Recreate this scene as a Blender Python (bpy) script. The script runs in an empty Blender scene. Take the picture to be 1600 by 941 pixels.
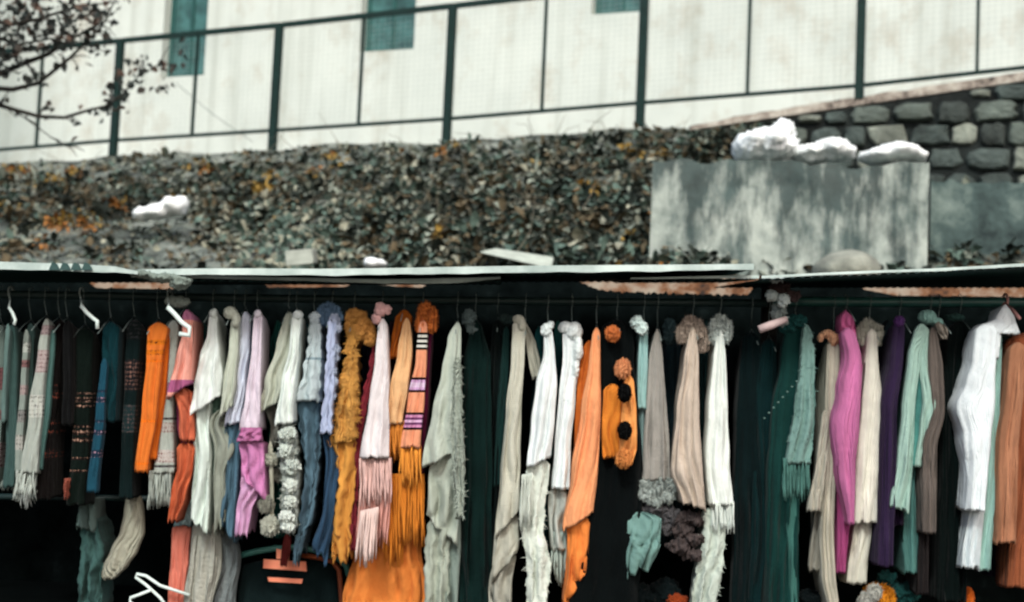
import bpy, bmesh, math, random
from mathutils import Vector, Matrix, noise
R = math.radians
random.seed(7)
SC = bpy.context.scene
# ---------------- camera, sky, sun, exposure ----------------
F = 2198.0                       # focal length in photo pixels (1600 wide)
CAM = Vector((0, 0, 1.6))
cd = bpy.data.cameras.new('camera'); cam = bpy.data.objects.new('camera', cd)
SC.collection.objects.link(cam); SC.camera = cam
cd.sensor_width = 36; cd.lens = 36*F/1600; cd.clip_start = 0.05; cd.clip_end = 500
PITCH, ROLL = R(4.5), R(2.6)
cam.location = CAM
cam.rotation_mode = 'QUATERNION'
Q = (Matrix.Rotation(R(90)+PITCH, 3, 'X') @ Matrix.Rotation(ROLL, 3, 'Z'))
cam.rotation_quaternion = Q.to_quaternion()
cd.dof.use_dof = True; cd.dof.focus_distance = 2.75; cd.dof.aperture_fstop = 4.6
SUN_EL, SUN_AZ = R(42), R(-16)   # sun behind the camera, a little to its left
w = bpy.data.worlds.new('World'); SC.world = w; w.use_nodes = True
nt = w.node_tree; bg = nt.nodes['Background']
sky = nt.nodes.new('ShaderNodeTexSky'); sky.sky_type = 'NISHITA'; sky.sun_disc = False
sky.sun_elevation = SUN_EL; sky.sun_rotation = R(180)+SUN_AZ; sky.dust_density = 4.0; sky.air_density = 0.9; sky.ozone_density = 1.0
nt.links.new(sky.outputs[0], bg.inputs[0]); bg.inputs[1].default_value = 0.11
sd = bpy.data.lights.new('sun', 'SUN'); sun = bpy.data.objects.new('sun', sd); SC.collection.objects.link(sun)
sd.energy = 1.5; sd.angle = R(10); sd.color = (0.95, 1.0, 0.945)
sdir = Vector((math.sin(-SUN_AZ)*-1*math.cos(SUN_EL), -math.cos(SUN_AZ)*math.cos(SUN_EL), math.sin(SUN_EL)))
sun.rotation_mode = 'QUATERNION'; sun.rotation_quaternion = sdir.to_track_quat('Z', 'Y')
SC.view_settings.view_transform = 'Standard'; SC.view_settings.look = 'None'
SC.view_settings.exposure = 0.85; SC.view_settings.gamma = 1.0

# ---------------- helpers ----------------
def P(px, py, d):
    """point on the vertical plane y=d seen at photo pixel (px,py)"""
    r = Q @ Vector(((px-800)/F, -(py-470.5)/F, -1))
    return CAM + r*(d/r.y)
def mesh_obj(name, verts, faces, mats, parent=None, uvs=None, midx=None, smooth=True):
    org = parent_loc(parent)
    me = bpy.data.meshes.new(name)
    me.from_pydata([tuple(Vector(v)-org) for v in verts], [], faces)
    if not isinstance(mats, (list, tuple)): mats = [mats]
    for m in mats: me.materials.append(m)
    if midx: me.polygons.foreach_set('material_index', midx)
    if uvs:
        l = me.uv_layers.new(name='UVMap')
        for lp in me.loops: l.data[lp.index].uv = uvs[lp.vertex_index]
    if smooth: me.polygons.foreach_set('use_smooth', [True]*len(me.polygons))
    me.update()
    o = bpy.data.objects.new(name, me); SC.collection.objects.link(o)
    if parent: o.parent = parent
    return o
LOCS = {}
def parent_loc(p):
    v = Vector((0, 0, 0))
    while p is not None:
        v = v + p.location; p = p.parent
    return v
def recentre(o):
    """move a top-level mesh's origin to the middle of its own base"""
    me = o.data; xs = [v.co for v in me.vertices]
    c = Vector(((min(v.x for v in xs)+max(v.x for v in xs))/2, (min(v.y for v in xs)+max(v.y for v in xs))/2, min(v.z for v in xs)))
    for v in me.vertices: v.co -= c
    o.location = c
    return o
def tag(o, label=None, cat=None, group=None, kind=None):
    if label: o['label'] = label
    if cat: o['category'] = cat
    if group: o['group'] = group
    if kind: o['kind'] = kind
    return o
def empty(name, loc, label, cat, group=None):
    o = bpy.data.objects.new(name, None); SC.collection.objects.link(o); o.location = loc
    o.empty_display_size = 0.05
    return tag(o, label, cat, group)
class MB:
    def __init__(s): s.v = []; s.f = []; s.m = []
    def box(s, a, b, m=0):
        a, b = Vector(a), Vector(b); n = len(s.v)
        for x in (a.x, b.x):
            for y in (a.y, b.y):
                for z in (a.z, b.z): s.v.append(Vector((x, y, z)))
        for q in ((0,1,3,2),(4,6,7,5),(0,4,5,1),(2,3,7,6),(0,2,6,4),(1,5,7,3)): s.f.append([n+i for i in q]); s.m.append(m)
    def hexa(s, p, m=0):
        """8 points: front quad (4, ring order) then back quad (4)"""
        n = len(s.v); s.v += [Vector(x) for x in p]
        for q in ((0,1,2,3),(7,6,5,4),(0,4,5,1),(1,5,6,2),(2,6,7,3),(3,7,4,0)): s.f.append([n+i for i in q]); s.m.append(m)
    def tube(s, pts, rad, sides=6, m=0, cap=True):
        pts = [Vector(p) for p in pts]
        if not isinstance(rad, (list, tuple)): rad = [rad]*len(pts)
        base = len(s.v)
        for i, p in enumerate(pts):
            t = (pts[min(i+1, len(pts)-1)]-pts[max(i-1, 0)]).normalized()
            a = t.cross(Vector((0.13, 1, 0.07))); 
            if a.length < 1e-3: a = t.cross(Vector((1, 0, 0)))
            a.normalize(); b = t.cross(a)
            for k in range(sides):
                th = 2*math.pi*k/sides
                s.v.append(p + (a*math.cos(th)+b*math.sin(th))*rad[i])
        for i in range(len(pts)-1):
            for k in range(sides):
                k2 = (k+1) % sides
                s.f.append([base+i*sides+k, base+i*sides+k2, base+(i+1)*sides+k2, base+(i+1)*sides+k]); s.m.append(m)
        if cap:
            s.f.append([base+k for k in range(sides)][::-1]); s.m.append(m)
            s.f.append([base+(len(pts)-1)*sides+k for k in range(sides)]); s.m.append(m)
    def build(s, name, mats, parent=None, smooth=False):
        return mesh_obj(name, s.v, s.f, mats, parent, None, s.m, smooth)
def srgb(h):
    if isinstance(h, str):
        c = [int(h[i:i+2], 16)/255 for i in (0, 2, 4)]
    else: c = h
    return tuple(((x/12.92) if x <= .04045 else ((x+.055)/1.055)**2.4) for x in c)
def newmat(name):
    m = bpy.data.materials.new(name); m.use_nodes = True
    return m, m.node_tree, m.node_tree.nodes['Principled BSDF']
def mixc(t, fac, a, b, mode='MIX'):
    n = t.nodes.new('ShaderNodeMix'); n.data_type = 'RGBA'; n.blend_type = mode
    for i, v in ((0, fac), (6, a), (7, b)):
        if hasattr(v, 'links') or hasattr(v, 'is_linked'): t.links.new(v, n.inputs[i])
        elif isinstance(v, (int, float)): n.inputs[i].default_value = v
        else: n.inputs[i].default_value = (*v, 1)
    return n.outputs[2]
def nz(t, scale, detail=4, rough=.55, vec=None):
    n = t.nodes.new('ShaderNodeTexNoise'); n.inputs['Scale'].default_value = scale
    n.inputs['Detail'].default_value = detail; n.inputs['Roughness'].default_value = rough
    if vec: t.links.new(vec, n.inputs['Vector'])
    return n.outputs['Fac']
def ramp(t, fac, stops, interp='LINEAR'):
    n = t.nodes.new('ShaderNodeValToRGB'); n.color_ramp.interpolation = interp
    e = n.color_ramp.elements
    while len(e) > 1: e.remove(e[-1])
    e[0].position = stops[0][0]; e[0].color = (*stops[0][1], 1)
    for p, c in stops[1:]:
        q = e.new(p); q.color = (*c, 1)
    t.links.new(fac, n.inputs[0]); return n.outputs[0]
def objvec(t, scale=(1, 1, 1)):
    c = t.nodes.new('ShaderNodeTexCoord'); m = t.nodes.new('ShaderNodeMapping'); m.inputs['Scale'].default_value = scale
    t.links.new(c.outputs['Object'], m.inputs[0]); return m.outputs[0]
def uvvec(t, scale=(1, 1, 1)):
    c = t.nodes.new('ShaderNodeTexCoord'); m = t.nodes.new('ShaderNodeMapping'); m.inputs['Scale'].default_value = scale
    t.links.new(c.outputs['UV'], m.inputs[0]); return m.outputs[0]
def bump(t, bs, h, strength, dist):
    b = t.nodes.new('ShaderNodeBump'); b.inputs['Strength'].default_value = strength; b.inputs['Distance'].default_value = dist
    t.links.new(h, b.inputs['Height']); t.links.new(b.outputs[0], bs.inputs['Normal']); return b
def simple(name, col, rough=.7, var=.25, scale=8, metal=0, bmp=.0, spec=.3):
    m, t, b = newmat(name); c = srgb(col)
    v = objvec(t)
    f = nz(t, scale, 6, .6, v)
    lo = tuple(x*(1-var) for x in c); hi = tuple(min(1, x*(1+var)) for x in c)
    t.links.new(ramp(t, f, [(.3, lo), (.7, hi)]), b.inputs['Base Color'])
    b.inputs['Roughness'].default_value = rough; b.inputs['Metallic'].default_value = metal
    b.inputs['Specular IOR Level'].default_value = spec
    if bmp: bump(t, b, nz(t, scale*4, 5, .6, v), .6, bmp)
    return m
FAB = {}
def fabric(col, rib=27, ribamp=.28, bands=(), weave=0, gain=.83, fuzz=0):
    """cloth: ribs run down the garment (uv.x in metres); bands = (y0,y1,colour[,second colour]) woven across (uv.y = photo y/1000)"""
    key = (col, rib, ribamp, tuple(bands), weave, fuzz)
    if key in FAB: return FAB[key]
    m, t, b = newmat('fabric')
    base = tuple(x*gain*(.75 if sum(srgb(col)) < .06 and gain < 1 else 1) for x in srgb(col))
    big = nz(t, 14, 5, .6, objvec(t, (1, 1, .6)))
    c = ramp(t, big, [(.28, tuple(x*.80 for x in base)), (.72, tuple(min(1, x*1.08) for x in base))])
    if bands:
        sep = t.nodes.new('ShaderNodeSeparateXYZ'); t.links.new(uvvec(t), sep.inputs[0])
        stops = [(0.0, base)]; mask = [(0.0, (0, 0, 0))]; sec = [(0.0, base)]; bs_ = sorted(bands, key=lambda q: q[0])
        for bi, bd in enumerate(bs_):
            y0, y1, bc = bd[:3]; b2 = bd[3] if len(bd) > 3 else bc
            k = tuple(x*gain for x in srgb(bc)); k2 = tuple(x*gain for x in srgb(b2))
            stops.append((y0/1000, k)); mask.append((y0/1000, (1, 1, 1))); sec.append((y0/1000, k2))
            if bi == len(bs_)-1 or bs_[bi+1][0] > y1: stops.append((y1/1000, base)); mask.append((y1/1000, (0, 0, 0))); sec.append((y1/1000, base))
        c1 = ramp(t, sep.outputs[1], stops, 'CONSTANT'); mk = ramp(t, sep.outputs[1], mask, 'CONSTANT'); c2 = ramp(t, sep.outputs[1], sec, 'CONSTANT')
        vo = t.nodes.new('ShaderNodeTexVoronoi'); vo.distance = 'MANHATTAN'; vo.inputs['Scale'].default_value = 75; vo.inputs['Randomness'].default_value = .35
        t.links.new(uvvec(t, (1, 2.0, 1)), vo.inputs['Vector'])
        th = t.nodes.new('ShaderNodeMath'); th.operation = 'GREATER_THAN'; th.inputs[1].default_value = .42; t.links.new(vo.outputs['Distance'], th.inputs[0])
        pat = mixc(t, th.outputs[0], c1, c2)
        c = mixc(t, mk, c, pat)
    t.links.new(c, b.inputs['Base Color'])
    b.inputs['Roughness'].default_value = .92; b.inputs['Specular IOR Level'].default_value = .05
    b.inputs['Sheen Weight'].default_value = .03
    wv = t.nodes.new('ShaderNodeTexWave'); wv.wave_type = 'BANDS'; wv.bands_direction = 'Y' if weave else 'X'
    wv.inputs['Scale'].default_value = rib if not weave else weave; wv.inputs['Distortion'].default_value = .6; wv.inputs['Detail'].default_value = 1
    t.links.new(uvvec(t), wv.inputs['Vector'])
    fine = nz(t, 150 if not fuzz else 90, 3, .6, objvec(t))
    ad = t.nodes.new('ShaderNodeMath'); ad.operation = 'MULTIPLY_ADD'; ad.inputs[1].default_value = .6 if not fuzz else 1.6
    t.links.new(fine, ad.inputs[0]); t.links.new(wv.outputs['Fac'], ad.inputs[2])
    bump(t, b, ad.outputs[0], (.75*ribamp if not fuzz else .8), .0035 if not fuzz else .006)
    bb = [n for n in t.nodes if n.type == 'BUMP'][0]; b2 = t.nodes.new('ShaderNodeBump'); b2.inputs['Strength'].default_value = .7; b2.inputs['Distance'].default_value = .016
    cr = nz(t, 13, 5, .6, objvec(t, (1.3, 1, .75))); t.links.new(cr, b2.inputs['Height']); t.links.new(b2.outputs[0], bb.inputs['Normal'])
    FAB[key] = m
    return m
def interp_rows(rows, n):
    """catmull-rom through rows (y,xl,xr)"""
    ys = [r[0] for r in rows]; out = []
    for i in range(n):
        y = ys[0]+(ys[-1]-ys[0])*i/(n-1)
        k = 0
        while k < len(ys)-2 and y > ys[k+1]: k += 1
        t = (y-ys[k])/max(1e-6, ys[k+1]-ys[k])
        res = [y]
        for c in (1, 2):
            p1, p2 = rows[k][c], rows[k+1][c]
            p0 = rows[k-1][c] if k > 0 else p1; p3 = rows[k+2][c] if k+2 < len(rows) else p2
            m1 = (p2-p0)/2*.3; m2 = (p3-p1)/2*.3
            h = (2*t**3-3*t*t+1)*p1+(t**3-2*t*t+t)*m1+(-2*t**3+3*t*t)*p2+(t**3-t*t)*m2
            res.append(h)
        out.append(res)
    return out
def panel(name, parent, mat, rows, d=4.30, back=.20, amp=.010, nf=2, hem=0, ragged=3, bumps=0, seed=None, top=True, flat=.42, shag=0):
    """a hung length of cloth: closed loft whose sides follow rows of (y, left, right) and which runs back along the hanger"""
    amp *= .95 if flat < .9 else .55; seed = random.random()*100 if seed is None else seed
    L = rows[-1][0]-rows[0][0]; nr = max(14, int(L/5)); N = 60
    rr = interp_rows(rows, nr); vs = []; uv = []; fs = []
    y0, y1 = rows[0][0], rows[-1][0]
    for i, (y, xl, xr) in enumerate(rr):
        s = i/(nr-1); w = (xr-xl); cx = (xl+xr)/2; hw = w/2*d/F
        drift = seed+s*1.3
        wob = noise.noise((seed, y*.02, 3.1))*w*.05 if True else 0
        a = amp*(.35+.65*min(1, s*1.6))*min(1, hw/.03+.15)
        bk = back*(min(1, .35+s*5) if top else 1)
        fr = min(hw*.75, .045)*flat
        close = 1.0
        if top and i == 0: close = .25
        if top and i == 1: close = .75
        for k in range(N):
            th = 2*math.pi*k/N; c = math.cos(th); sn = math.sin(th)
            ex = math.copysign(abs(c)**.7, c)
            u = ex
            front = sn < 0
            fold = math.sin(nf*math.pi*u*1.0+seed*3+3.4*noise.noise((seed, s*2.5, 7)))+.5*math.sin(nf*2.3*math.pi*u+seed+s*2.1)
            rdg = abs(math.sin(nf*1.5*u+seed*2+3.2*noise.noise((seed*2, s*2.4, 1))+s*.8))*1.7-1.0
            fold = .25*fold+1.0*rdg+1.5*noise.noise((u*2.0+seed, y*.012, seed))
            px = cx+(w/2)*ex*close+wob*ex
            if bumps: px += bumps*noise.noise((y*.11, seed+ex*2, 1.3))*2
            dep = d+(fr*sn*close-a*fold*abs(sn)**.5 if front else bk*sn*close+.4*a*fold)
            yy = y
            we = s**4
            yy += hem*ex*we*.5
            if ragged: yy += we*ragged*(noise.noise((ex*3.5+seed, sn*2, .5))+.6*noise.noise((ex*9+seed, sn*5, 2.5)))
            p = P(px, yy, d); v = Vector((p.x, dep, p.z))
            v.x += .22*a*math.sin(seed+nf*2*th+s*3)*(.3 if s < .1 else 1)
            if bumps: v.y += bumps*.002*noise.noise((y*.13, ex*2.5, seed))
            vs.append(v); uv.append((k/N*2*(hw+bk), yy/1000))
    for i in range(nr-1):
        for k in range(N):
            k2 = (k+1) % N
            fs.append([i*N+k, (i+1)*N+k, (i+1)*N+k2, i*N+k2])
    if top: fs.append(list(range(N)))
    # turned-in hem: a short inner lip so the cloth has an edge
    b0 = (nr-1)*N; n = len(vs); cen = sum((vs[b0+k] for k in range(N)), Vector())/N
    for k in range(N):
        q = vs[b0+k]; vs.append(q+(cen-q)*.16+Vector((0, 0, .012))); uv.append(uv[b0+k])
    for k in range(N):
        k2 = (k+1) % N; fs.append([b0+k, n+k, n+k2, b0+k2])
    if shag:
        rs = random.Random(int(seed*100))
        for _ in range(shag):
            q = vs[rs.randrange(nr*N)]
            if q.y > d+.02: continue
            dv = Vector((rs.gauss(0, 1), -abs(rs.gauss(0, .8)), rs.gauss(-.5, .8))).normalized()*rs.uniform(.008, .02); sd2 = dv.cross(Vector((.2, .9, .3))).normalized()*.0016
            k = len(vs); vs += [q-sd2, q+sd2, q+dv]; uv += [(0, .5)]*3; fs.append([k, k+1, k+2])
    return mesh_obj(name, vs, fs, mat, parent, uv)
def fringe(name, parent, mat, xl, xr, y, L, d=4.27, n=14, taper=0, r=.0028, clump=1, slant=0, layers=2):
    mb = MB(); n = int(n*1.7); r = r*.66; layers = 3
    for ly in range(layers):
        for i in range(n):
            u = (i+.5+random.uniform(-.3, .3))/n; x = xl+(xr-xl)*u
            ll = L*random.uniform(.75, 1.12)*(1-taper*abs(2*u-1)); dx = random.uniform(-3.0, 3.0)+slant
            pts = []; ph = random.random()*9
            for j in range(6):
                s = j/5; q = P(x+dx*s+1.0*math.sin(ph+s*5)*s, y-4+(ll+4)*s+slant*(u-.5), d)
                q.y += ly*.02+.008*math.sin(ph+s*4); pts.append(q)
            mb.tube(pts, [r*1.1, r*1.25, r*1.1, r, r*.9, r*.5], 5)
    return mb.build(name, mat, parent, True)
def blob(name, parent, mat, items, d=4.28, rough=.25, freq=40, sub=4, voxel=None, seed=None, fur=None):
    """soft knitted or furry lump: ellipsoids (px,py,rx,ry[,depth radius m]) fused and ruffled"""
    seed = random.random()*50 if seed is None else seed
    bm = bmesh.new()
    for it in items:
        px, py, rx, ry = it[:4]; rd = it[4] if len(it) > 4 else (rx+ry)/2*d/F; dd = it[5] if len(it) > 5 else 0
        c = P(px, py, d+dd); sx = rx*(d+dd)/F; sz = ry*(d+dd)/F
        g = bmesh.ops.create_icosphere(bm, subdivisions=3, radius=1)
        for v in g['verts']: v.co = Vector((v.co.x*sx, v.co.y*rd, v.co.z*sz))+c
    me = bpy.data.meshes.new('tmp'); bm.to_mesh(me); bm.free()
    if len(items) > 0:
        o = bpy.data.objects.new('tmp', me); SC.collection.objects.link(o)
        md = o.modifiers.new('r', 'REMESH'); md.mode = 'VOXEL'
        mx = max(max(i[2], i[3]) for i in items)*d/F
        md.voxel_size = voxel or max(.002, mx/16)
        dg = bpy.context.evaluated_depsgraph_get(); e = o.evaluated_get(dg); m2 = e.to_mesh()
        vs = [v.co.copy() for v in m2.vertices]; ns = [v.normal.copy() for v in m2.vertices]; fs = [list(p.vertices) for p in m2.polygons]
        e.to_mesh_clear(); bpy.data.objects.remove(o); bpy.data.meshes.remove(me)
    amp = rough*sum(min(i[2], i[3]) for i in items)/len(items)*d/F
    out = []
    for v, n in zip(vs, ns):
        q = v*freq+Vector((seed, 0, 0))
        h = 1-2*abs(noise.noise(q))+.6*(1-2*abs(noise.noise(q*2.3)))-.8+.9*noise.noise(q*4.6)
        out.append(v+n*h*amp)
    if fur is None: fur = 1 if name in ('fur_collar', 'pompom', 'fluffy_top', 'bobble_edge', 'fluffy_hem', 'crown', 'patch', 'bunched_top') else 0
    if fur:
        rs = random.Random(int(seed*100)); n0 = len(out); L0 = {'pompom': .005, 'ruffle': .007, 'bobble_edge': .007, 'bunched_top': .006, 'fluffy_top': .008}.get(name, .010)
        for _ in range(min(5000, int(n0*.9))):
            i = rs.randrange(n0); q, n_ = out[i], ns[i]
            dv = (n_+Vector((rs.gauss(0, .6), rs.gauss(0, .4), rs.gauss(-.8, .6)))).normalized()*L0*rs.uniform(.5, 1.3); sd2 = dv.cross(Vector((.2, .9, .3))).normalized()*.0014
            k = len(out); out += [q-sd2, q+sd2, q+dv]; fs.append([k, k+1, k+2])
    uv = [(v.x, .5) for v in out]
    return mesh_obj(name, out, fs, mat, parent, uv)
# ================= THE SETTING =================
def line_d(px, a, b): return 1/(1/a+(1/b-1/a)*px/1600)
def fence_d(px): return line_d(px, 15.0, 11.5)
def lin(pts, x):
    if x <= pts[0][0]: return pts[0][1]
    for (a, b), (c, e) in zip(pts, pts[1:]):
        if x <= c: return b+(e-b)*(x-a)/(c-a)
    return pts[-1][1]
m_ground = simple('packed_earth', '5b5650', .95, .35, 3, bmp=.01)
me = MB(); me.v = [Vector((x, y, 0)) for x, y in ((-300, -300), (300, -300), (300, 300), (-300, 300))]; me.f = [[0, 1, 2, 3]]; me.m = [0]
tag(me.build('ground', m_ground), kind='structure')

m_soil, t, b = newmat('slope_soil')
v = objvec(t)
c = ramp(t, nz(t, 3.2, 8, .68, v), [(.32, srgb('1d211f')), (.45, srgb('474d47')), (.54, srgb('727a71')), (.68, srgb('9da096'))])
t.links.new(c, b.inputs['Base Color']); b.inputs['Roughness'].default_value = .95
bump(t, b, nz(t, 9, 8, .7, v), .9, .06)
TOP = [(-500, 268), (0, 253), (180, 246), (427, 234), (560, 226), (700, 219), (850, 214), (930, 203), (990, 197), (1080, 203), (1120, 250), (1200, 290), (1600, 290), (2100, 280)]
def hill_pt(px, v):
    """v 0: foot of the visible bank, v 1: its brow"""
    yt = lin(TOP, px)+3*math.sin(px*.021)+2*math.sin(px*.057+1)
    y = 480+(yt-480)*v
    d0 = 8.0; d1 = fence_d(px)-.15 if px < 1100 else fence_d(px)+.1
    d = d0+(d1-d0)*(v**1.25)
    p = P(px, y, d)
    n1 = noise.noise(p*1.1)*.10+noise.noise(p*3.1)*.13+noise.noise(p*8)*.035
    p.z += n1*(1-v*.75)*1.1; p.y += n1*.8
    return p
vs = []; fs = []; NX = 150; NV = 60
cols = [-900+3400*i/NX for i in range(NX+1)]
rows_h = [-2, -1]+[i/NV for i in range(NV+1)]+[2, 3, 4]
for r in rows_h:
    for px in cols:
        if r == -2: q = P(px, 480, 7.1); q.z = -.3
        elif r == -1: q = P(px, 480, 7.7); q.z = 1.5
        elif r <= 1: q = hill_pt(px, r)
        elif r == 2: q = hill_pt(px, 1); q = Vector((q.x+.1, q.y+.6, q.z-.05))
        elif r == 3: q = hill_pt(px, 1); q = Vector((q.x*1.5, q.y+8, 4.0))
        else: q = hill_pt(px, 1); q = Vector((q.x*4, q.y+40, 4.0))
        vs.append(q)
W = NX+1
for i in range(len(rows_h)-1):
    for j in range(NX): fs.append([i*W+j, i*W+j+1, (i+1)*W+j+1, (i+1)*W+j])
tag(mesh_obj('terrain', vs, fs, m_soil), kind='structure')

# --- leaves and creeper on the bank (uncountable) ---
def leafmat(name, h, tr=.0):
    m, t, b = newmat(name); c = srgb(h)
    f = nz(t, 22, 3, .6, objvec(t))
    t.links.new(ramp(t, f, [(.3, tuple(x*.55 for x in c)), (.7, tuple(x*1.25 for x in c))]), b.inputs['Base Color'])
    b.inputs['Roughness'].default_value = .75; b.inputs['Specular IOR Level'].default_value = .25
    return m
LM = [leafmat('leaf_dark', '272e27'), leafmat('leaf_teal', '56695f'), leafmat('leaf_grey', '838a7d'), leafmat('leaf_brown', '5e533e'), leafmat('leaf_pale', '969684'), leafmat('leaf_ochre', '94783a'), leafmat('leaf_rust', '966532')]
def add_leaf(mb, c, size, m, up=None):
    n = Vector((random.gauss(0, 1), random.gauss(-.7, .8), random.gauss(.5, .8))).normalized()
    a = n.orthogonal().normalized(); a.rotate(Matrix.Rotation(random.random()*6.28, 3, n)); bb = n.cross(a)
    L = size; Wd = size*random.uniform(.3, .5); cv = n*size*random.uniform(.1, .35)
    k = len(mb.v)
    mb.v += [c-a*L*.5, c-a*.12*L+bb*Wd+cv, c+a*L*.25+bb*Wd*.8+cv, c+a*L*.55-cv*.4, c+a*L*.25-bb*Wd*.8+cv, c-a*.12*L-bb*Wd+cv]
    mb.f += [[k, k+1, k+2, k+3], [k, k+3, k+4, k+5]]; mb.m += [m, m]
ORANGE = [(35, 265, 22), (100, 275, 20), (125, 268, 18), (180, 335, 22), (310, 262, 22), (90, 355, 28), (150, 358, 22), (230, 345, 0), (445, 350, 10), (455, 375, 14), (525, 252, 14), (420, 298, 14), (578, 340, 14), (925, 305, 14), (985, 235, 14), (75, 385, 14), (435, 270, 14), (505, 270, 16), (687, 385, 6), (1030, 240, 12), (290, 305, 12), (10, 340, 20), (700, 238, 8), (620, 245, 10)]
litter = MB()
def frond(mb, c, dr, L, wd, m, droop):
    """one drooping leaf: a bent, pointed strip"""
    side = dr.cross(Vector((random.gauss(0, .3), random.gauss(0, .3), 1))).normalized()*wd
    k = len(mb.v); a = c; b_ = c+dr*L*.35+Vector((0, 0, L*.05)); e = c+dr*L*.7-Vector((0, 0, droop*L*.25)); t_ = c+dr*L-Vector((0, 0, droop*L*.7))
    up = Vector((0, 0, wd*random.uniform(.1, .5)))
    mb.v += [a, b_-side+up, b_+side*.9, e-side*.8, e+side*.75+up, t_]
    mb.f += [[k, k+1, k+2], [k+1, k+3, k+4, k+2], [k+3, k+5, k+4]]; mb.m += [m]*3
for _ in range(7500):
    px = random.uniform(-420, 1100) if random.random() < .86 else random.uniform(1000, 1900)
    v_ = random.random()**.85; p = hill_pt(px, v_); y = 480+(lin(TOP, px)-480)*v_
    if y > 348+14*math.sin(px*.02) and px < 500 and random.random() < .82: continue
    cl = noise.noise(Vector((px*.011, y*.02, 1.7))); cl2 = noise.noise(Vector((px*.035, y*.05, 9.2)))
    wts = [3.2+9*max(0, -cl2*2.5), 1.3+7*max(0, cl+.1), 1.3+6*max(0, cl2), 2.0+8*max(0, -cl), .5+4*max(0, cl2), .06, .02]
    m0 = random.choices(range(7), wts)[0]
    for ox, oy, orad in ORANGE:
        if orad and abs(px-ox) < orad*.9 and abs(y-oy) < orad*.5 and random.random() < .38: m0 = random.choice((5, 5, 6)); break
    big = random.uniform(.5, 1.5) if m0 < 5 else random.uniform(.7, 1.15); rc = .095*big; p = p+Vector((0, -.05, .02)) if m0 > 4 else p
    nl = int(random.uniform(8, 17)); p = p+Vector((0, -.03, random.uniform(-.04, .03)*(1-v_)-.09*v_**3))
    for q in range(nl):
        dr = Vector((random.gauss(0, 1), random.gauss(-.8, .7), random.gauss(.35, .6))).normalized()
        m = m0 if random.random() < (.72 if m0 < 5 else .95) else random.choice((0, 0, 2, 3, 1))
        frond(litter, p+dr*rc*random.uniform(0, .6), dr, rc*random.uniform(.6, 1.3), rc*random.uniform(.12, .28), m, random.uniform(.1, 1))
for _ in range(9000):
    px = random.uniform(-420, 1900); v_ = random.random()**.85; y = 480+(lin(TOP, px)-480)*v_
    if px > 1015 and y < 390: continue
    add_leaf(litter, hill_pt(px, v_)+Vector((0, -.02, .0)), random.uniform(.02, .05), random.choice((0, 0, 2, 3, 4, 3)))
for _ in range(1900):
    px = random.triangular(985, 1240, 1050); y = lin([(985, 205), (1080, 205), (1330, 172)], px)+abs(random.gauss(0, 1))*22+4
    if y > 268: continue
    p = P(px, y, fence_d(px)-.18-random.random()*.15); add_leaf(litter, p, random.uniform(.03, .08), random.choice((0, 0, 0, 1, 3, 0, 2)))
for _ in range(900):
    px = random.gauss(470, 60); v_ = random.random()*.6; p = hill_pt(px, v_)+Vector((0, -.12, .04)); add_leaf(litter, p, random.uniform(.03, .09), random.choice((1, 1, 4, 2)))
tag(litter.build('ground_cover', LM), kind='stuff')
tw = MB()
for _ in range(200):
    px = random.uniform(-300, 1090); v_ = random.random(); p = hill_pt(px, v_)+Vector((0, -.06, .03))
    dr = Vector((random.gauss(0, 1), random.gauss(0, .3), random.gauss(.2, .5))).normalized()*random.uniform(.12, .5)
    mid = p+dr*.5+Vector((0, 0, random.uniform(-.05, .08)))
    tw.tube([p, mid+Vector((random.gauss(0,.03),0,random.gauss(0,.03))), p+dr], [.0035, .003, .0015], 4)
tag(tw.build('dry_twigs', [simple('twig', '6f6a5c', .9)]), kind='stuff')

# loose slabs, stones and white lumps on the bank
m_conc_lt = simple('pale_concrete', 'a9b0a4', .9, .25, 9, bmp=.004)
def rock(name, items, d, mat, label, cat, group=None, rough=.25, freq=9, voxel=.02):
    o = blob(name, None, mat, items, d=d, rough=rough, freq=freq, voxel=voxel)
    recentre(o); return tag(o, label, cat, group)
def slab(pts, d, th, mat, name, label, cat):
    mb = MB(); fr = [P(x, y, d+dd) for x, y, dd in pts]
    mb.hexa(fr+[p+Vector((0, th, .02)) for p in fr])
    o = mb.build(name, mat); recentre(o)
    bv = o.modifiers.new('b', 'BEVEL'); bv.width = .012; bv.segments = 2
    return tag(o, label, cat)
slab([(748, 394, .2), (775, 388, .35), (866, 402, .3), (862, 420, 0)], 7.9, .25, m_conc_lt, 'concrete_slab', 'broken pale grey concrete slab lying just above the long roof edge', 'concrete slab')
slab([(444, 392, .1), (488, 388, .1), (490, 412, 0), (446, 416, 0)], 7.95, .2, simple('brick_grey', '8d9186', .9, .2, 14), 'stone_block', 'small squared grey stone block on the bank above the roof', 'stone block')
rock('tarpaulin_hump', [(1325, 425, 50, 34, .25), (1300, 425, 30, 24, .2)], 7.6, simple('tan_tarp', '83857a', .9, .4, 9, bmp=.02), 'rounded tan grey hump at the foot of the stained concrete wall', 'mound', rough=.05, freq=6)
m_white, t, b = newmat('bright_white'); t.links.new(ramp(t, nz(t, 7, 6, .65, objvec(t)), [(.30, (.68, .73, .72)), (.42, (.88, .91, .90))]), b.inputs['Base Color']); b.inputs['Roughness'].default_value = .6
b.inputs['Subsurface Weight'].default_value = .0
bump(t, b, nz(t, 14, 5, .6, objvec(t)), .5, .03)
WB = 'white lumps lying on the concrete and the bank'
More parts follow.
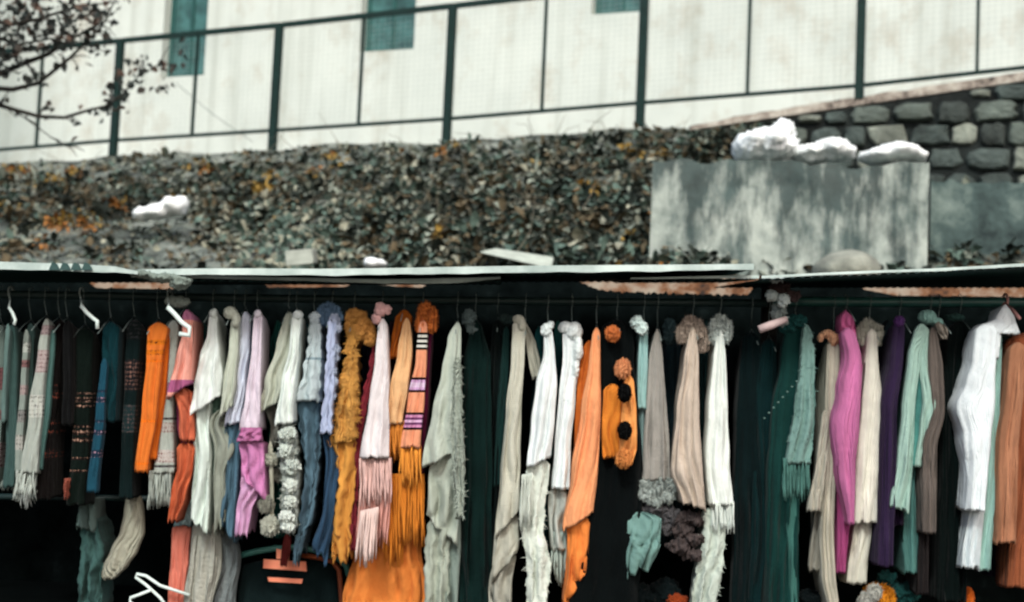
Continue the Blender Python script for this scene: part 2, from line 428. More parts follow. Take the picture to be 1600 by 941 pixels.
rock('white_bundle', [(1172, 230, 24, 22, .25), (1200, 228, 26, 24, .3), (1222, 210, 18, 20, .2), (1228, 232, 16, 20, .2), (1190, 212, 16, 9, .15)], 9.0, m_white, 'tallest bright white lump, peaked at its right end, on the concrete wall', 'white bundle', WB, rough=.34, freq=10)
rock('white_bundle', [(1262, 242, 24, 13, .2), (1295, 236, 26, 17, .25), (1318, 240, 14, 12, .18)], 9.0, m_white, 'low knobbly white lump in the middle of the concrete wall top', 'white bundle', WB, rough=.34, freq=10)
rock('white_bundle', [(1370, 246, 30, 11, .2), (1400, 240, 34, 15, .25), (1430, 246, 16, 9, .18)], 9.0, m_white, 'long smooth white lump at the right end of the concrete wall top', 'white bundle', WB, rough=.22, freq=8)
rock('white_bundle', [(222, 335, 14, 10, .12), (245, 332, 22, 11, .15), (272, 322, 22, 14, .15), (285, 322, 8, 16, .1)], 10.3, m_white, 'ragged white lump alone among the leaves of the left bank', 'white bundle', WB, rough=.3, freq=8, voxel=.025)
rock('white_bundle', [(582, 412, 16, 9, .1), (596, 412, 8, 6, .08)], 7.9, m_white, 'small white scrap at the bank foot, touching the roof edge line', 'white bundle', WB, rough=.3, freq=10)

# --- stained concrete retaining wall ---
m_stain, t, b = newmat('stained_concrete')
v = objvec(t, (1, 1, 1)); sx = objvec(t, (1.9, 1.9, .55))
pale = ramp(t, nz(t, 3.0, 7, .65, v), [(.34, srgb('58645f')), (.46, srgb('8f9891')), (.66, srgb('b3bab1'))])
dk = ramp(t, nz(t, 5, 6, .6, v), [(.3, srgb('142222')), (.7, srgb('3d504f'))])
streak = nz(t, 2.6, 9, .68, sx)
sep = t.nodes.new('ShaderNodeSeparateXYZ'); t.links.new(v, sep.inputs[0])
mr = t.nodes.new('ShaderNodeMapRange'); mr.inputs['From Min'].default_value = 2.2; mr.inputs['From Max'].default_value = 3.2
mr.inputs['To Min'].default_value = -.10; mr.inputs['To Max'].default_value = .125
t.links.new(sep.outputs[2], mr.inputs[0])
ad = t.nodes.new('ShaderNodeMath'); t.links.new(streak, ad.inputs[0]); t.links.new(mr.outputs[0], ad.inputs[1])
fc = ramp(t, ad.outputs[0], [(.46, (0, 0, 0)), (.60, (.9, .9, .9))])
t.links.new(mixc(t, fc, pale, dk), b.inputs['Base Color']); b.inputs['Roughness'].default_value = .92
bump(t, b, nz(t, 12, 8, .65, v), .6, .02)
def retaining(name, x0, x1, yt0, yt1, d0, d1, depth, mat, label):
    sk = lambda i: Vector((.55*(1-i/30), 0, 0))
    mb = MB(); n = 30; a = P(x0, yt0, d0); bb = P(x1, yt1, d1)
    top = []
    for i in range(n+1):
        s = i/n; q = a.lerp(bb, s); q.z += .03*noise.noise(Vector((s*14, 0, d0)))+.02*noise.noise(Vector((s*50, 0, d0))); top.append(q)
    for i in range(n):
        p, q = top[i], top[i+1]
        mb.hexa([Vector((p.x, p.y, 0)), Vector((q.x, q.y, 0)), q, p, Vector((p.x, p.y+depth, 0))+sk(i), Vector((q.x, q.y+depth, 0))+sk(i+1), q+Vector((0, depth, 0))+sk(i+1), p+Vector((0, depth, 0))+sk(i)])
    # drop the inner joints
    o = mb.build(name, mat); bm = bmesh.new(); bm.from_mesh(o.data); bmesh.ops.remove_doubles(bm, verts=bm.verts, dist=1e-4)
    from collections import Counter
    cnt = Counter(frozenset(v.index for v in f.verts) for f in bm.faces)
    dead = [f for f in bm.faces if cnt[frozenset(v.index for v in f.verts)] > 1]
    bmesh.ops.delete(bm, geom=dead, context='FACES'); bm.to_mesh(o.data); bm.free()
    return tag(o, label, 'wall')
retaining('concrete_wall', 1020, 1452, 253, 258, 8.6, 8.75, 2.6, m_stain, 'pale concrete retaining wall with dark streaks running down its face')
m_conc_dk, t, b = newmat('dark_concrete'); v = objvec(t)
t.links.new(ramp(t, nz(t, 3, 7, .65, v), [(.36, srgb('1b2929')), (.5, srgb('3f504e')), (.66, srgb('72807a'))]), b.inputs['Base Color']); b.inputs['Roughness'].default_value = .92
bump(t, b, nz(t, 12, 8, .65, v), .6, .02)
retaining('concrete_wall', 1455, 1760, 283, 288, 9.15, 9.1, 2.2, m_conc_dk, 'lower dark grey concrete wall at the right edge below the stonework')

# --- rubble stone wall under the fence ---
def wall_z(px, py, dfn): return P(px, py, dfn(px))
sw = MB(); sd_ = lambda px: fence_d(px)-.10
A = P(1075, 205, sd_(1075)); B = P(1900, 78, sd_(1900))
ux = Vector((B.x-A.x, B.y-A.y, 0)); Ls = ux.length; ux.normalize(); nrm = Vector((ux.y, -ux.x, 0))
def SW(s, z, o): return Vector((A.x, A.y, 0))+ux*s+nrm*o+Vector((0, 0, z))
def topz(s):
    z = A.z+(B.z-A.z)*s/Ls
    return z
zb = 1.5
sw.hexa([SW(0, zb, 0), SW(Ls, zb, 0), SW(Ls, B.z-.02, 0), SW(0, A.z-.02, 0), SW(0, zb, -.45), SW(Ls, zb, -.45), SW(Ls, B.z-.02, -.45), SW(0, A.z-.02, -.45)], 0)
random.seed(21)
z = zb+.9; row = 0
while z < B.z+.1:
    h = random.uniform(.15, .25); s = -random.uniform(0, .2)
    while s < Ls:
        wd = random.uniform(.18, .38); s1 = min(s+wd, Ls)
        tz = topz((s+s1)/2)-.03
        if z < tz-.08 and s1-s > .08:
            zt = min(z+h-.008, tz); s0 = max(s, 0)+.004; s2 = s1-.004; zz = z; z = z+random.uniform(-.02, .03)
            pr = random.uniform(.03, .09); mt = random.choice((1, 1, 2, 2, 3, 4)); ns = random.choice((4, 5, 6, 7)); k = len(sw.v); a0_ = random.random()
            cx_, cz_ = (s0+s2)/2, (z+zt)/2; ring = []
            for q in range(ns*2):
                an = 2*math.pi*(q/2+a0_+random.uniform(-.08, .08))/ns; ca, sa = math.cos(an), math.sin(an); mx_ = max(abs(ca), abs(sa))
                rr_ = (.5/mx_)*random.uniform(.84, 1.02)*(.93 if q % 2 else 1)
                ring.append((ca*rr_*(s2-s0)*1.0, sa*rr_*(zt-z)*1.0))
            for sc_, dp_ in ((1, -.02), (1.0, pr*.45), (.86, pr*.9), (.45, pr*1.05)):
                for (x_, z_) in ring: sw.v.append(SW(cx_+x_*sc_, cz_+z_*sc_, dp_+random.uniform(-.006, .006)))
            n2 = ns*2
            for l_ in range(3):
                for q in range(n2): sw.f.append([k+l_*n2+q, k+l_*n2+(q+1) % n2, k+(l_+1)*n2+(q+1) % n2, k+(l_+1)*n2+q]); sw.m.append(mt)
            sw.f.append([k+3*n2+q for q in range(n2)]); sw.m.append(mt); z = zz
        s = s1
    z += h
m_mort = simple('wall_mortar', '171c1b', .95, .7, 6, bmp=.03)
stone_w = sw.build('stone_wall', [m_mort, simple('stone_a', '525a54', .9, .6, 4, bmp=.05), simple('stone_b', '414a47', .9, .6, 5, bmp=.05), simple('stone_c', '767b71', .9, .55, 4, bmp=.05), simple('stone_d', '353b38', .9, .6, 4, bmp=.05)], None, False)
tag(stone_w, 'rubble stone wall of grey blocks in dark mortar under the fence', 'wall')
# earth/plaster kerb that carries the fence
kb = MB(); m_kerb, t, b = newmat('pinkish_plaster'); v = objvec(t)
t.links.new(ramp(t, nz(t, 5, 9, .78, v), [(.40, srgb('3f3935')), (.47, srgb('84796f')), (.60, srgb('b3aca0'))]), b.inputs['Base Color']); b.inputs['Roughness'].default_value = .95
bump(t, b, nz(t, 10, 6, .6, v), .6, .02)
kn = 60
for i in range(kn):
    xs = [1078+(1900-1078)*j/kn for j in (i, i+1)]
    pts = []
    for x in xs:
        d = fence_d(x)-.02; yb = lin([(1078, 203), (1600, 126), (1900, 80)], x); yt = yb-lin([(1078, 6), (1200, 12), (1600, 14), (1900, 14)], x)-3*noise.noise(Vector((x*.03, 0, 0)))
        pts.append((P(x, yb, d), P(x, yt, d)))
    (a0, a1), (b0, b1) = pts; bk = Vector((0, .35, 0))
    kb.hexa([a0, b0, b1, a1, a0+bk, b0+bk, b1+bk, a1+bk])
tag(kb.build('plaster_kerb', m_kerb), 'weathered pinkish plaster strip along the top of the rubble wall', 'kerb')

# --- green fence ---
m_green = simple('green_paint', '102724', .7, .3, 20, spec=.2)
fr = empty('metal_fence', P(427, 240, fence_d(427)), 'dark green metal fence with wire mesh panels above the bank', 'fence')
TR = [(-500, 135), (0, 78), (195, 62), (440, 38), (710, 8), (1007, -25), (1343, -68), (1900, -140)]
BR = [(-500, 268), (0, 235), (185, 219), (427, 204), (699, 186), (1000, 161), (1343, 134), (1600, 106), (1900, 72)]
def fp(px, tab): return P(px, lin(tab, px), fence_d(px))
posts = [-330, -60, 178, 427, 699, 1001, 1343, 1720]
Zp = Vector((0, 0, 1)); fdir = (fp(1000, BR)-fp(400, BR)); fdir.z = 0; fdir.normalize(); fn = Vector((fdir.y, -fdir.x, 0))
def ybar(a, b, wd, dp, out, name):
    mb = MB(); ax = (b-a).normalized()
    side = ax.cross(fn).normalized()*wd/2; o = fn*(out+dp/2); i_ = fn*(out-dp/2)
    mb.hexa([a-side+o, b-side+o, b+side+o, a+side+o, a-side+i_, b-side+i_, b+side+i_, a+side+i_])
    return mb.build(name, m_green, fr)
for k, px in enumerate(posts):
    bpt = fp(px, BR); base = bpt-Vector((0, 0, .22 if px < 1300 else .12)); tp = fp(px, TR)
    H = tp.z-bpt.z
    ybar(base, Vector((bpt.x, bpt.y, bpt.z+H+.02)), .075, .06, .0, 'post')
for (a, b_) in zip(posts, posts[1:]):
    pa, pb = fp(a, BR), fp(b_, BR); ta = Vector((pa.x, pa.y, fp(a, TR).z)); tb = Vector((pb.x, pb.y, fp(b_, TR).z))
    e = (pb-pa).normalized()*.04
    ybar(pa+e, pb-e, .032, .03, 0, 'rail'); ybar(ta+e, tb-e, .05, .04, 0, 'rail')
    m0 = (pa+pb)/2; m1 = (ta+tb)/2
    ybar(m0+Vector((0, 0, .018)), m1-Vector((0, 0, .027)), .028, .028, 0, 'upright')
    ms = MB(); L = (pb-pa).length; n = int(L/.055)
    for i in range(1, n):
        s = i/n; ms.tube([pa.lerp(pb, s)-fn*.022, ta.lerp(tb, s)-fn*.022], .0011, 3, cap=False)
    for i in range(1, 22):
        s = i/22; ms.tube([pa.lerp(ta, s)-fn*.022, pb.lerp(tb, s)-fn*.022], .0011, 3, cap=False)
    ms.build('wire_mesh', simple('wire', '8d9a94', .5, .1), fr)
# sagging cable on the left
cb = MB(); q0 = P(275, 130, 14.6); q1 = P(395, 222, 14.0)
cb.tube([q0, q0.lerp(q1, .5)-Vector((0, 0, .03)), q1], .004, 5)
tag(recentre(cb.build('cable', simple('cable', '6a716d', .6))), 'thin grey cable slanting down behind the fence near the left window', 'cable')

# --- white building behind ---
def bd(px): return line_d(px, 18.5, 13.6)
a = P(0, 250, bd(0)); bq = P(1600, 110, bd(1600))
O0 = Vector((a.x, a.y, 0)); bx = Vector((bq.x-a.x, bq.y-a.y, 0)).normalized(); bn = Vector((bx.y, -bx.x, 0))   # bn faces the camera
def onwall(px, py):
    r = Q @ Vector(((px-800)/F, -(py-470.5)/F, -1)); t_ = (O0-CAM).dot(bn)/r.dot(bn); p = CAM+r*t_
    return (p-O0).dot(bx), p.z
def BW(s, z, o=0): return O0+bx*s+bn*o+Vector((0, 0, z))
bld = empty('building', BW(4, 3.6), 'long whitewashed building with teal shuttered windows behind the fence', 'building')
m_wash, t, b = newmat('whitewash'); v = objvec(t)
base = ramp(t, nz(t, 1.1, 6, .6, v), [(.3, srgb('bec4bd')), (.7, srgb('cfd4cc'))])
sp = ramp(t, nz(t, 2.2, 8, .7, objvec(t, (1, 1, .8))), [(.52, (0, 0, 0)), (.72, (.6, .6, .6))])
col = mixc(t, sp, base, srgb('a0937f'))
sx = ramp(t, nz(t, 1.6, 4, .6, objvec(t, (3, 3, .12))), [(.5, (0, 0, 0)), (.7, (.4, .4, .4))])
col = mixc(t, sx, col, srgb('8f9388'))
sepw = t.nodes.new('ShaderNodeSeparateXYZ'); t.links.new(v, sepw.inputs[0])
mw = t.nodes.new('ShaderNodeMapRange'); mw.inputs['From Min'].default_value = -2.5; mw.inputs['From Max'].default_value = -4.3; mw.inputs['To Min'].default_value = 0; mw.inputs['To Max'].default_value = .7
t.links.new(sepw.outputs[0], mw.inputs[0]); col = mixc(t, mw.outputs[0], col, srgb('6d7772'))  # left end greyed: corner shading mixed into the wall colour
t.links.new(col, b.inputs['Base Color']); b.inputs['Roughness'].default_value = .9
bump(t, b, nz(t, 18, 6, .6, v), .35, .01)
wins = []
for (xl, xr, yb, yy) in ((254, 322, 119, 60), (563, 648, 79, 40), (924, 1012, 20, 0)):
    s0, _ = onwall(xl, yy); s1, _ = onwall(xr, yy); _, zb_ = onwall((xl+xr)/2, yb); wins.append((s0, s1, zb_, zb_+1.35))
wm = MB(); s_lo, s_hi, zg, zt = -9, 24, 3.0, 9.5; cur = s_lo; T = .35
def wb(s0, s1, z0, z1): wm.hexa([BW(s0, z0), BW(s1, z0), BW(s1, z1), BW(s0, z1), BW(s0, z0, -T), BW(s1, z0, -T), BW(s1, z1, -T), BW(s0, z1, -T)])
for s0, s1, z0, z1 in wins:
    wb(cur, s0, zg, zt); wb(s0, s1, zg, z0); wb(s0, s1, z1, zt); cur = s1
wb(cur, s_hi, zg, zt)
for s0, s1 in ((s_lo, s_lo+T), (s_hi-T, s_hi)): wm.hexa([BW(s0, zg, -T), BW(s1, zg, -T), BW(s1, zt, -T), BW(s0, zt, -T), BW(s0, zg, -7), BW(s1, zg, -7), BW(s1, zt, -7), BW(s0, zt, -7)])
wm.hexa([BW(s_lo, zg, -7), BW(s_hi, zg, -7), BW(s_hi, zt, -7), BW(s_lo, zt, -7), BW(s_lo, zg, -7.3), BW(s_hi, zg, -7.3), BW(s_hi, zt, -7.3), BW(s_lo, zt, -7.3)])
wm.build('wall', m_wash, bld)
rm = MB(); rm.hexa([BW(s_lo-.4, zt+.003, .5), BW(s_hi+.4, zt+.003, .5), BW(s_hi+.4, zt+.2, .5), BW(s_lo-.4, zt+.2, .5), BW(s_lo-.4, zt+1.4, -7.8), BW(s_hi+.4, zt+1.4, -7.8), BW(s_hi+.4, zt+1.6, -7.8), BW(s_lo-.4, zt+1.6, -7.8)])
rm.build('roof', simple('tin_roof', '5a4a42', .7), bld)
m_teal = simple('teal_shutter', '2f5452', .6, .3, 10); m_teal2 = simple('teal_frame', '264f4c', .55, .2, 10); m_glass = simple('window_glass', '3a605e', .4, .6, 5, spec=.4)
for s0, s1, z0, z1 in wins:
    wf = MB()
    def fb(a0, a1, c0, c1, o0, o1, tgt): tgt.hexa([BW(a0, c0, o0), BW(a1, c0, o0), BW(a1, c1, o0), BW(a0, c1, o0), BW(a0, c0, o1), BW(a1, c0, o1), BW(a1, c1, o1), BW(a0, c1, o1)])
    g = .003; e = .055
    fb(s0+g, s1-g, z0+g, z0+e, -.14, -.2, wf); fb(s0+g, s1-g, z1-e, z1-g, -.14, -.2, wf)
    fb(s0+g, s0+e, z0+e, z1-e, -.14, -.2, wf); fb(s1-e, s1-g, z0+e, z1-e, -.14, -.2, wf); mid = (s0+s1)/2
    fb(mid-.02, mid+.02, z0+e, z1-e, -.14, -.2, wf)
    win = wf.build('window', m_teal2, bld)
    pn = MB(); fb(s0+e, mid-.02, z0+e, z1-e, -.165, -.18, pn); fb(mid+.02, s1-e, z0+e, z1-e, -.165, -.18, pn); pn.build('pane', m_glass, win)

# --- bare tree at the left: trunk stands beyond the frame, its boughs reach in ---
random.seed(5)
m_bark = simple('bark', '26241f', .95, .4, 25, bmp=.01)
tb = P(-160, 300, 10.5); tb.z = hill_pt(-160, .6).z-.3
tree = empty('bare_tree', tb, 'nearly bare dark tree with withered leaves at the left edge', 'tree')
trunk = MB(); DT = 10.4
trunk.tube([tb, P(-150, 200, DT), P(-130, 60, DT), P(-120, -120, DT), P(-90, -330, DT)], [.13, .11, .09, .07, .03], 10)
trunk.build('trunk', m_bark, tree, True)
lf = MB(); br = MB()
def cl(px, py, n, rx, ry, dd=0):
    for _ in range(int(n*.42)):
        q = P(random.gauss(px, rx), random.gauss(py, ry), DT+dd+random.uniform(-.3, .3))
        add_leaf(lf, q, random.uniform(.035, .08), random.choice((0, 0, 0, 1, 2, 3, 3)))
def bough(pts, r0, tips=True, dens=6, tw_n=2):
    P3 = [P(x, y, DT+random.uniform(-.2, .2)) for x, y in pts]; n = len(P3)
    br.tube(P3, [r0*(1-.75*i/(n-1)) for i in range(n)], 6)
    for i in range(1, n):
        x, y = pts[i]
        for _ in range(tw_n):
            an = random.uniform(-1.2, 1.2); l = random.uniform(12, 34)
            e = (x+l*math.cos(an), y-l*math.sin(an)*1.0)
            br.tube([P3[i], P((x+e[0])/2, (y+e[1])/2-3, DT), P(e[0], e[1], DT)], [.007, .005, .002], 4)
            if tips: cl(e[0], e[1], dens, 8, 8)
bough([(-130, 80), (-60, 90), (0, 115), (40, 98), (75, 85), (110, 62), (150, 40)], .035)
bough([(-130, 140), (-50, 135), (20, 140), (60, 130), (110, 90), (130, 70), (160, 40), (185, -10)], .025, dens=3)
bough([(-140, 150), (-60, 160), (0, 165), (60, 182), (100, 184), (140, 172), (165, 166), (190, 150), (215, 120), (250, 100)], .02, dens=5)
bough([(-60, 150), (0, 160), (40, 185), (80, 215), (105, 228)], .009, tips=False)
bough([(-120, -40), (-40, 10), (10, 40), (60, 30), (120, 10), (170, 5)], .025)
bough([(-120, 30), (-30, 50), (30, 70), (80, 60), (140, 80)], .02)
for a_ in ((20, 55, 210, 28, 26), (85, 45, 210, 28, 25), (135, 25, 150, 22, 22), (45, 10, 160, 34, 16), (0, 100, 60, 20, 12), (150, 50, 40, 12, 14), (195, 112, 26, 9, 9), (215, 108, 24, 12, 8), (255, 108, 26, 11, 6), (240, 140, 22, 16, 5), (178, 130, 12, 8, 8), (175, 168, 26, 10, 10), (205, 135, 20, 9, 8), (10, 70, 60, 14, 20)):
    cl(*a_)
br.build('branch', m_bark, tree, True); lf.build('leaves', [leafmat('dead_leaf_a', '2e312e'), leafmat('dead_leaf_b', '4c4640'), leafmat('dead_leaf_c', '5c4a40'), leafmat('dead_leaf_d', '2c3330')], tree)

# ================= THE STALL =================
random.seed(11)
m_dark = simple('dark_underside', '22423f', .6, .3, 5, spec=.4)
m_edge, t, b = newmat('galvanised_edge'); v = objvec(t)
t.links.new(ramp(t, nz(t, 6, 6, .6, v), [(.3, srgb('7f908b')), (.6, srgb('bccac5'))]), b.inputs['Base Color']); b.inputs['Roughness'].default_value = .5; b.inputs['Metallic'].default_value = .0
RG = 'overlapping metal roof sheets of the stall'
def roof(pts, lip, d0, d1, yb, label, corr=True, name='roof_sheet'):
    """front edge polyline (px,py); a bright folded lip and a corrugated sheet running back"""
    a = P(pts[0][0], pts[0][1], d0); root = empty(name, a, label, 'roof sheet', RG)
    n = 120; x0, x1 = pts[0][0], pts[-1][0]
    lm = MB(); sh_v = []; sh_f = []
    prev = None
    for i in range(n+1):
        x = x0+(x1-x0)*i/n; y = lin(pts, x)+.5*math.sin(x*.013); lp = lin(lip, x) if isinstance(lip, list) else lip
        lp *= 1+.18*noise.noise(Vector((x*.02, 3, 1)))
        tp = P(x, y, d0); bt = P(x, y+lp, d0)
        if prev:
            p0, q0 = prev; o = Vector((0, .005, 0)); lm.hexa([q0, bt, tp, p0, q0+o, bt+o, tp+o, p0+o])
        prev = (tp, bt)
    lm.build('front_lip', m_edge, root)
    nn = int((x1-x0)/3); K = 8
    for i in range(nn+1):
        x = x0+(x1-x0)*i/nn
        for layer in (0, 1):
            for k in range(K):
                s = k/(K-1)
                # world-straight sheet between front and rear lines
                pf = P(x, lin(pts, x)+5.5, d0+.006); pr = P(800+(x-800)*d0/d1, lin(yb, x) if isinstance(yb, list) else yb, d1)
                q = pf.lerp(Vector((pf.x, pr.y, pr.z)), s)
                q.z += (.0018*math.sin(x*.42) if corr else .004*math.sin(x*.11))-layer*.002
                sh_v.append(q)
    for i in range(nn):
        for layer in (0, 1):
            for k in range(K-1):
                a0 = i*2*K+layer*K+k; b0 = (i+1)*2*K+layer*K+k
                sh_f.append([a0, b0, b0+1, a0+1] if layer == 0 else [a0, a0+1, b0+1, b0])
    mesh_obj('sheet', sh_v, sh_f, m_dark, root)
    return root
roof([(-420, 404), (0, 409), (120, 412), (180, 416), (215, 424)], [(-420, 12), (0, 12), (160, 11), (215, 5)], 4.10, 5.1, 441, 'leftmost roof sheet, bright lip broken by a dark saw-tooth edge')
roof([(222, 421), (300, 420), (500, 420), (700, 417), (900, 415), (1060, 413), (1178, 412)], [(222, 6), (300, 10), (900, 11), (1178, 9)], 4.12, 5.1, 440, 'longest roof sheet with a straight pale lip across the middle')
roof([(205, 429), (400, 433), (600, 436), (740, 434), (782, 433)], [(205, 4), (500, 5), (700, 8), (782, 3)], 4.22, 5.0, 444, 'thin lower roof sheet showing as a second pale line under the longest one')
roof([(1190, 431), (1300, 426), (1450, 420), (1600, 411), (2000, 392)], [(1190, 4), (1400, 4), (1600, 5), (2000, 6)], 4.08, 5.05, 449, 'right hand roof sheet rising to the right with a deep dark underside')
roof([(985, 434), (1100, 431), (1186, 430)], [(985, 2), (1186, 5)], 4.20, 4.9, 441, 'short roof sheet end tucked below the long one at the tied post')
# saw-tooth end of a corrugated sheet
st = MB()
for k in range(4):
    x = 76+k*17
    pts = [P(x, 422, 4.085), P(x+17, 422, 4.085), P(x+12, 412, 4.085), P(x+5, 410, 4.085)]
    st.hexa(pts+[p+Vector((0, .008, 0)) for p in pts])
tag(recentre(st.build('corrugated_offcut', m_dark)), 'dark saw-tooth end of corrugated sheet on the left roof lip', 'sheet offcut')

# long battens, rods
m_rod = simple('rod_paint', '24504b', .4, .2, 20, spec=.5); m_rod_dk = simple('rod_dark', '1a2c2b', .5, .2, 20)
def rodobj(x0, y0, x1, y1, d, r, mat, name, label, cat):
    mb = MB(); a, b_ = P(x0, y0, d), P(x1, y1, d)
    mb.tube([a.lerp(b_, i/12)-Vector((0, 0, .006*math.sin(math.pi*i/12))) for i in range(13)], r, 12)
    return tag(recentre(mb.build(name, mat, None, True)), label, cat)
DR = 4.44
def rod_y(px): return lin([(-420, 452), (0, 457), (600, 465), (1200, 474)], px) if px < 1205 else lin([(1205, 471), (2000, 468)], px)
rodobj(-420, 452, 1198, 474, DR, .0125, m_rod_dk, 'hanging_rod', 'long dark rail carrying the scarves and ponchos left of the tied post', 'rail')
rodobj(1208, 471, 2000, 468, DR, .0155, m_rod, 'hanging_rod', 'green painted pipe rail carrying the jumpers on the right', 'rail')
# posts: tied post and outer posts
def post(px, d, label):
    mb = MB(); t_ = P(px, 436, d); mb.tube([(t_.x, d, -.02), (t_.x+.01, d, 1.0), (t_.x, d, t_.z)], [.032, .028, .026], 10)
    tag(recentre(mb.build('timber_post', simple('timber', '1d1a17', .9, .4, 12), None, True)), label, 'post')
post(1203, 4.56, 'dark timber stall post behind the knot of rags'); post(-330, 4.56, 'timber stall post beyond the left end of the rail'); post(1950, 4.56, 'timber stall post beyond the right end of the rail')
# backcloth with sagging uneven top: daylight shows through the gaps above it
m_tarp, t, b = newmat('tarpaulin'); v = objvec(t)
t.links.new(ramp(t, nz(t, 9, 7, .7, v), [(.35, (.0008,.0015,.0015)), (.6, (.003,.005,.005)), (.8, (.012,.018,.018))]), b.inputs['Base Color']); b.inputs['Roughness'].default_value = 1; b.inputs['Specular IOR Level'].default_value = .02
TT = [(-420, 430), (130, 436), (150, 450), (285, 452), (300, 430), (400, 430), (418, 449), (540, 449), (560, 440), (610, 447), (660, 449), (690, 430), (895, 430), (915, 446), (950, 456), (1100, 460), (1170, 460), (1190, 430), (1335, 430), (1350, 452), (1400, 462), (1600, 464), (2000, 462)]
vs = []; fs = []; n = 800; K = 22; db = 5.25
for i in range(n+1):
    x = -420+2420*i/n; y = lin(TT, x)
    if 900 < x < 1180: y += 5*noise.noise(Vector((x*.16, 0, 2)))+3*noise.noise(Vector((x*.4, 0, 5)))
    else: y += 1.2*noise.noise(Vector((x*.07, 0, 2)))
    tp = P(x, y, db)
    for k in range(K+1):
        s = k/K; q = Vector((tp.x, db+.05*math.sin(tp.x*7+s*2)*s+.03*noise.noise(Vector((tp.x*4, s*4, 0))), tp.z*(1-s)+.0*s)); vs.append(q)
for i in range(n):
    for k in range(K): a0 = i*(K+1)+k; fs.append([a0, a0+1, a0+K+2, a0+K+1])
o = mesh_obj('backcloth', vs, fs, m_tarp); sm = o.modifiers.new('s', 'SOLIDIFY'); sm.thickness = .004
tag(o, 'black sagging tarpaulin closing the back of the stall behind the clothes', 'tarpaulin')
# side cloths, added out of view to keep the stall dark
for sx_, lab in ((-420, 'added black side cloth darkening the left end of the stall'), (2000, 'added black side cloth darkening the right end of the stall')):
    mb = MB(); q = P(sx_, 450, 4.7); n = 24
    for i in range(n):
        y0 = 4.45+.8*i/n; y1 = 4.45+.8*(i+1)/n; o0 = .03*math.sin(i*.9); o1 = .03*math.sin((i+1)*.9)
        mb.hexa([(q.x+o0, y0, 0), (q.x+o1, y1, 0), (q.x+o1, y1, q.z), (q.x+o0, y0, q.z), (q.x+o0+.004, y0, 0), (q.x+o1+.004, y1, 0), (q.x+o1+.004, y1, q.z), (q.x+o0+.004, y0, q.z)])
    tag(recentre(mb.build('side_cloth', m_tarp, None, True)), lab, 'cloth')
# low plastered wall seen through the slit under the roof
m_slit, t, b = newmat('peeling_plaster'); v = objvec(t)
t.links.new(ramp(t, nz(t, 7, 7, .75, v), [(.38, srgb('1d1512')), (.47, srgb('6e4628')), (.56, srgb('8d7c6c')), (.7, srgb('9a9284'))]), b.inputs['Base Color']); b.inputs['Roughness'].default_value = .9
mb = MB(); a = P(-700, 424, 6.5); b_ = P(2300, 436, 6.5); mb.hexa([(a.x, 6.5, 0), (b_.x, 6.5, 0), (b_.x, 6.5, b_.z), (a.x, 6.5, a.z), (a.x, 6.75, 0), (b_.x, 6.75, 0), (b_.x, 6.75, b_.z), (a.x, 6.75, a.z)])
tag(recentre(mb.build('low_wall', m_slit)), 'low peeling cream and rust wall glimpsed in the slit under the roof', 'wall')

# ---------------- garments ----------------
HG = 'wire hooks and hangers on the rails'
m_wire = simple('steel_wire', '6d7a77', .45, .1, 30, spec=.4); m_wht = simple('white_plastic', 'c9d6d2', .4, .08, 20, spec=.5)
def hanger(px, py, d, desc, mat=m_wire, r=.0012, show=None):
    yr = rod_y(px); top = P(px, yr, DR); bot = P(px, py, d+.1)
    bot.x = top.x+(bot.x-top.x)
    h = empty('coat_hanger', top, desc, 'hanger', HG)
    mb = MB(); R_ = .021; pts = []
    for i in range(9):
        an = R(-30+i*30); pts.append(top+Vector((.002*i/8, R_*math.cos(an), R_*math.sin(an))))
    end = Vector((bot.x, d+.1, bot.z+.015)); pts.append(Vector((top.x, DR-.012, top.z-.03))); pts.append(end)
    mb.tube(pts, r, 6); mb.build('hook', mat, h, True)
    am = MB(); z0 = end.z-.004
    am.tube([end+Vector((0, -.13, -.055)), end+Vector((0, -.06, -.02)), end, end+Vector((0, .06, -.02)), end+Vector((0, .13, -.055))], r*1.3, 6)
    am.build('arm', mat, h, True)
    return h
GC = {}
ALTD = [0]
def garment(name, label, cat, parts, group='clothes hanging from the rails', d=None, hook=True, short=None, hx=None):
    ALTD[0] += 1
    if d is None: d = 4.28+.035*(ALTD[0] % 2)
    first = next(p for p in parts if p[1] == 'panel'); r0 = first[3][0]
    x = hx if hx is not None else (r0[1]+r0[2])/2
    root = empty(name, P((r0[1]+r0[2])/2, r0[0], d), label, cat, group)
    for p in parts:
        pn, kind, mat = p[:3]
        o = dict(p[4]) if len(p) > 4 else {}
        dd = d+o.pop('dd', 0)
        lab = o.pop('lab', None)
        if kind == 'panel': q = panel(pn, root, mat, p[3], d=dd, **o)
        elif kind == 'fringe': q = fringe(pn, root, mat, *p[3], d=dd, **o)
        elif kind == 'blob': q = blob(pn, root, mat, p[3], d=dd, **o)
        if lab: q['label'] = lab
    if hook: hanger(x, r0[0]+2, d, 'thin wire hook above the '+(short or ' '.join(label.split()[:10])))
    return root
f = fabric
def ribbed(*a, **k): return fabric(*a, **{'ribamp': .85, **k})
LSH = dict(back=.16, amp=.004, nf=2)
SHG = 'patterned shawls at the left end of the rail'  # colours of these shawls set darker, with the roof's shade in them
bl = '0d1513'
garment('shawl', 'grey shawl with maroon bands cut by the left picture edge', 'shawl', [
 ('panel', 'panel', f('66756f', bands=((572, 606, '3a1d22', '6b4a4a'), (640, 655, '2a2a2c', '6b4a4a'), (690, 730, '4a2a30', '8a8080'))), [(508, -6, 8), (640, -14, 4), (760, -20, -2)], LSH)], SHG, short='maroon banded grey shawl at the picture edge')
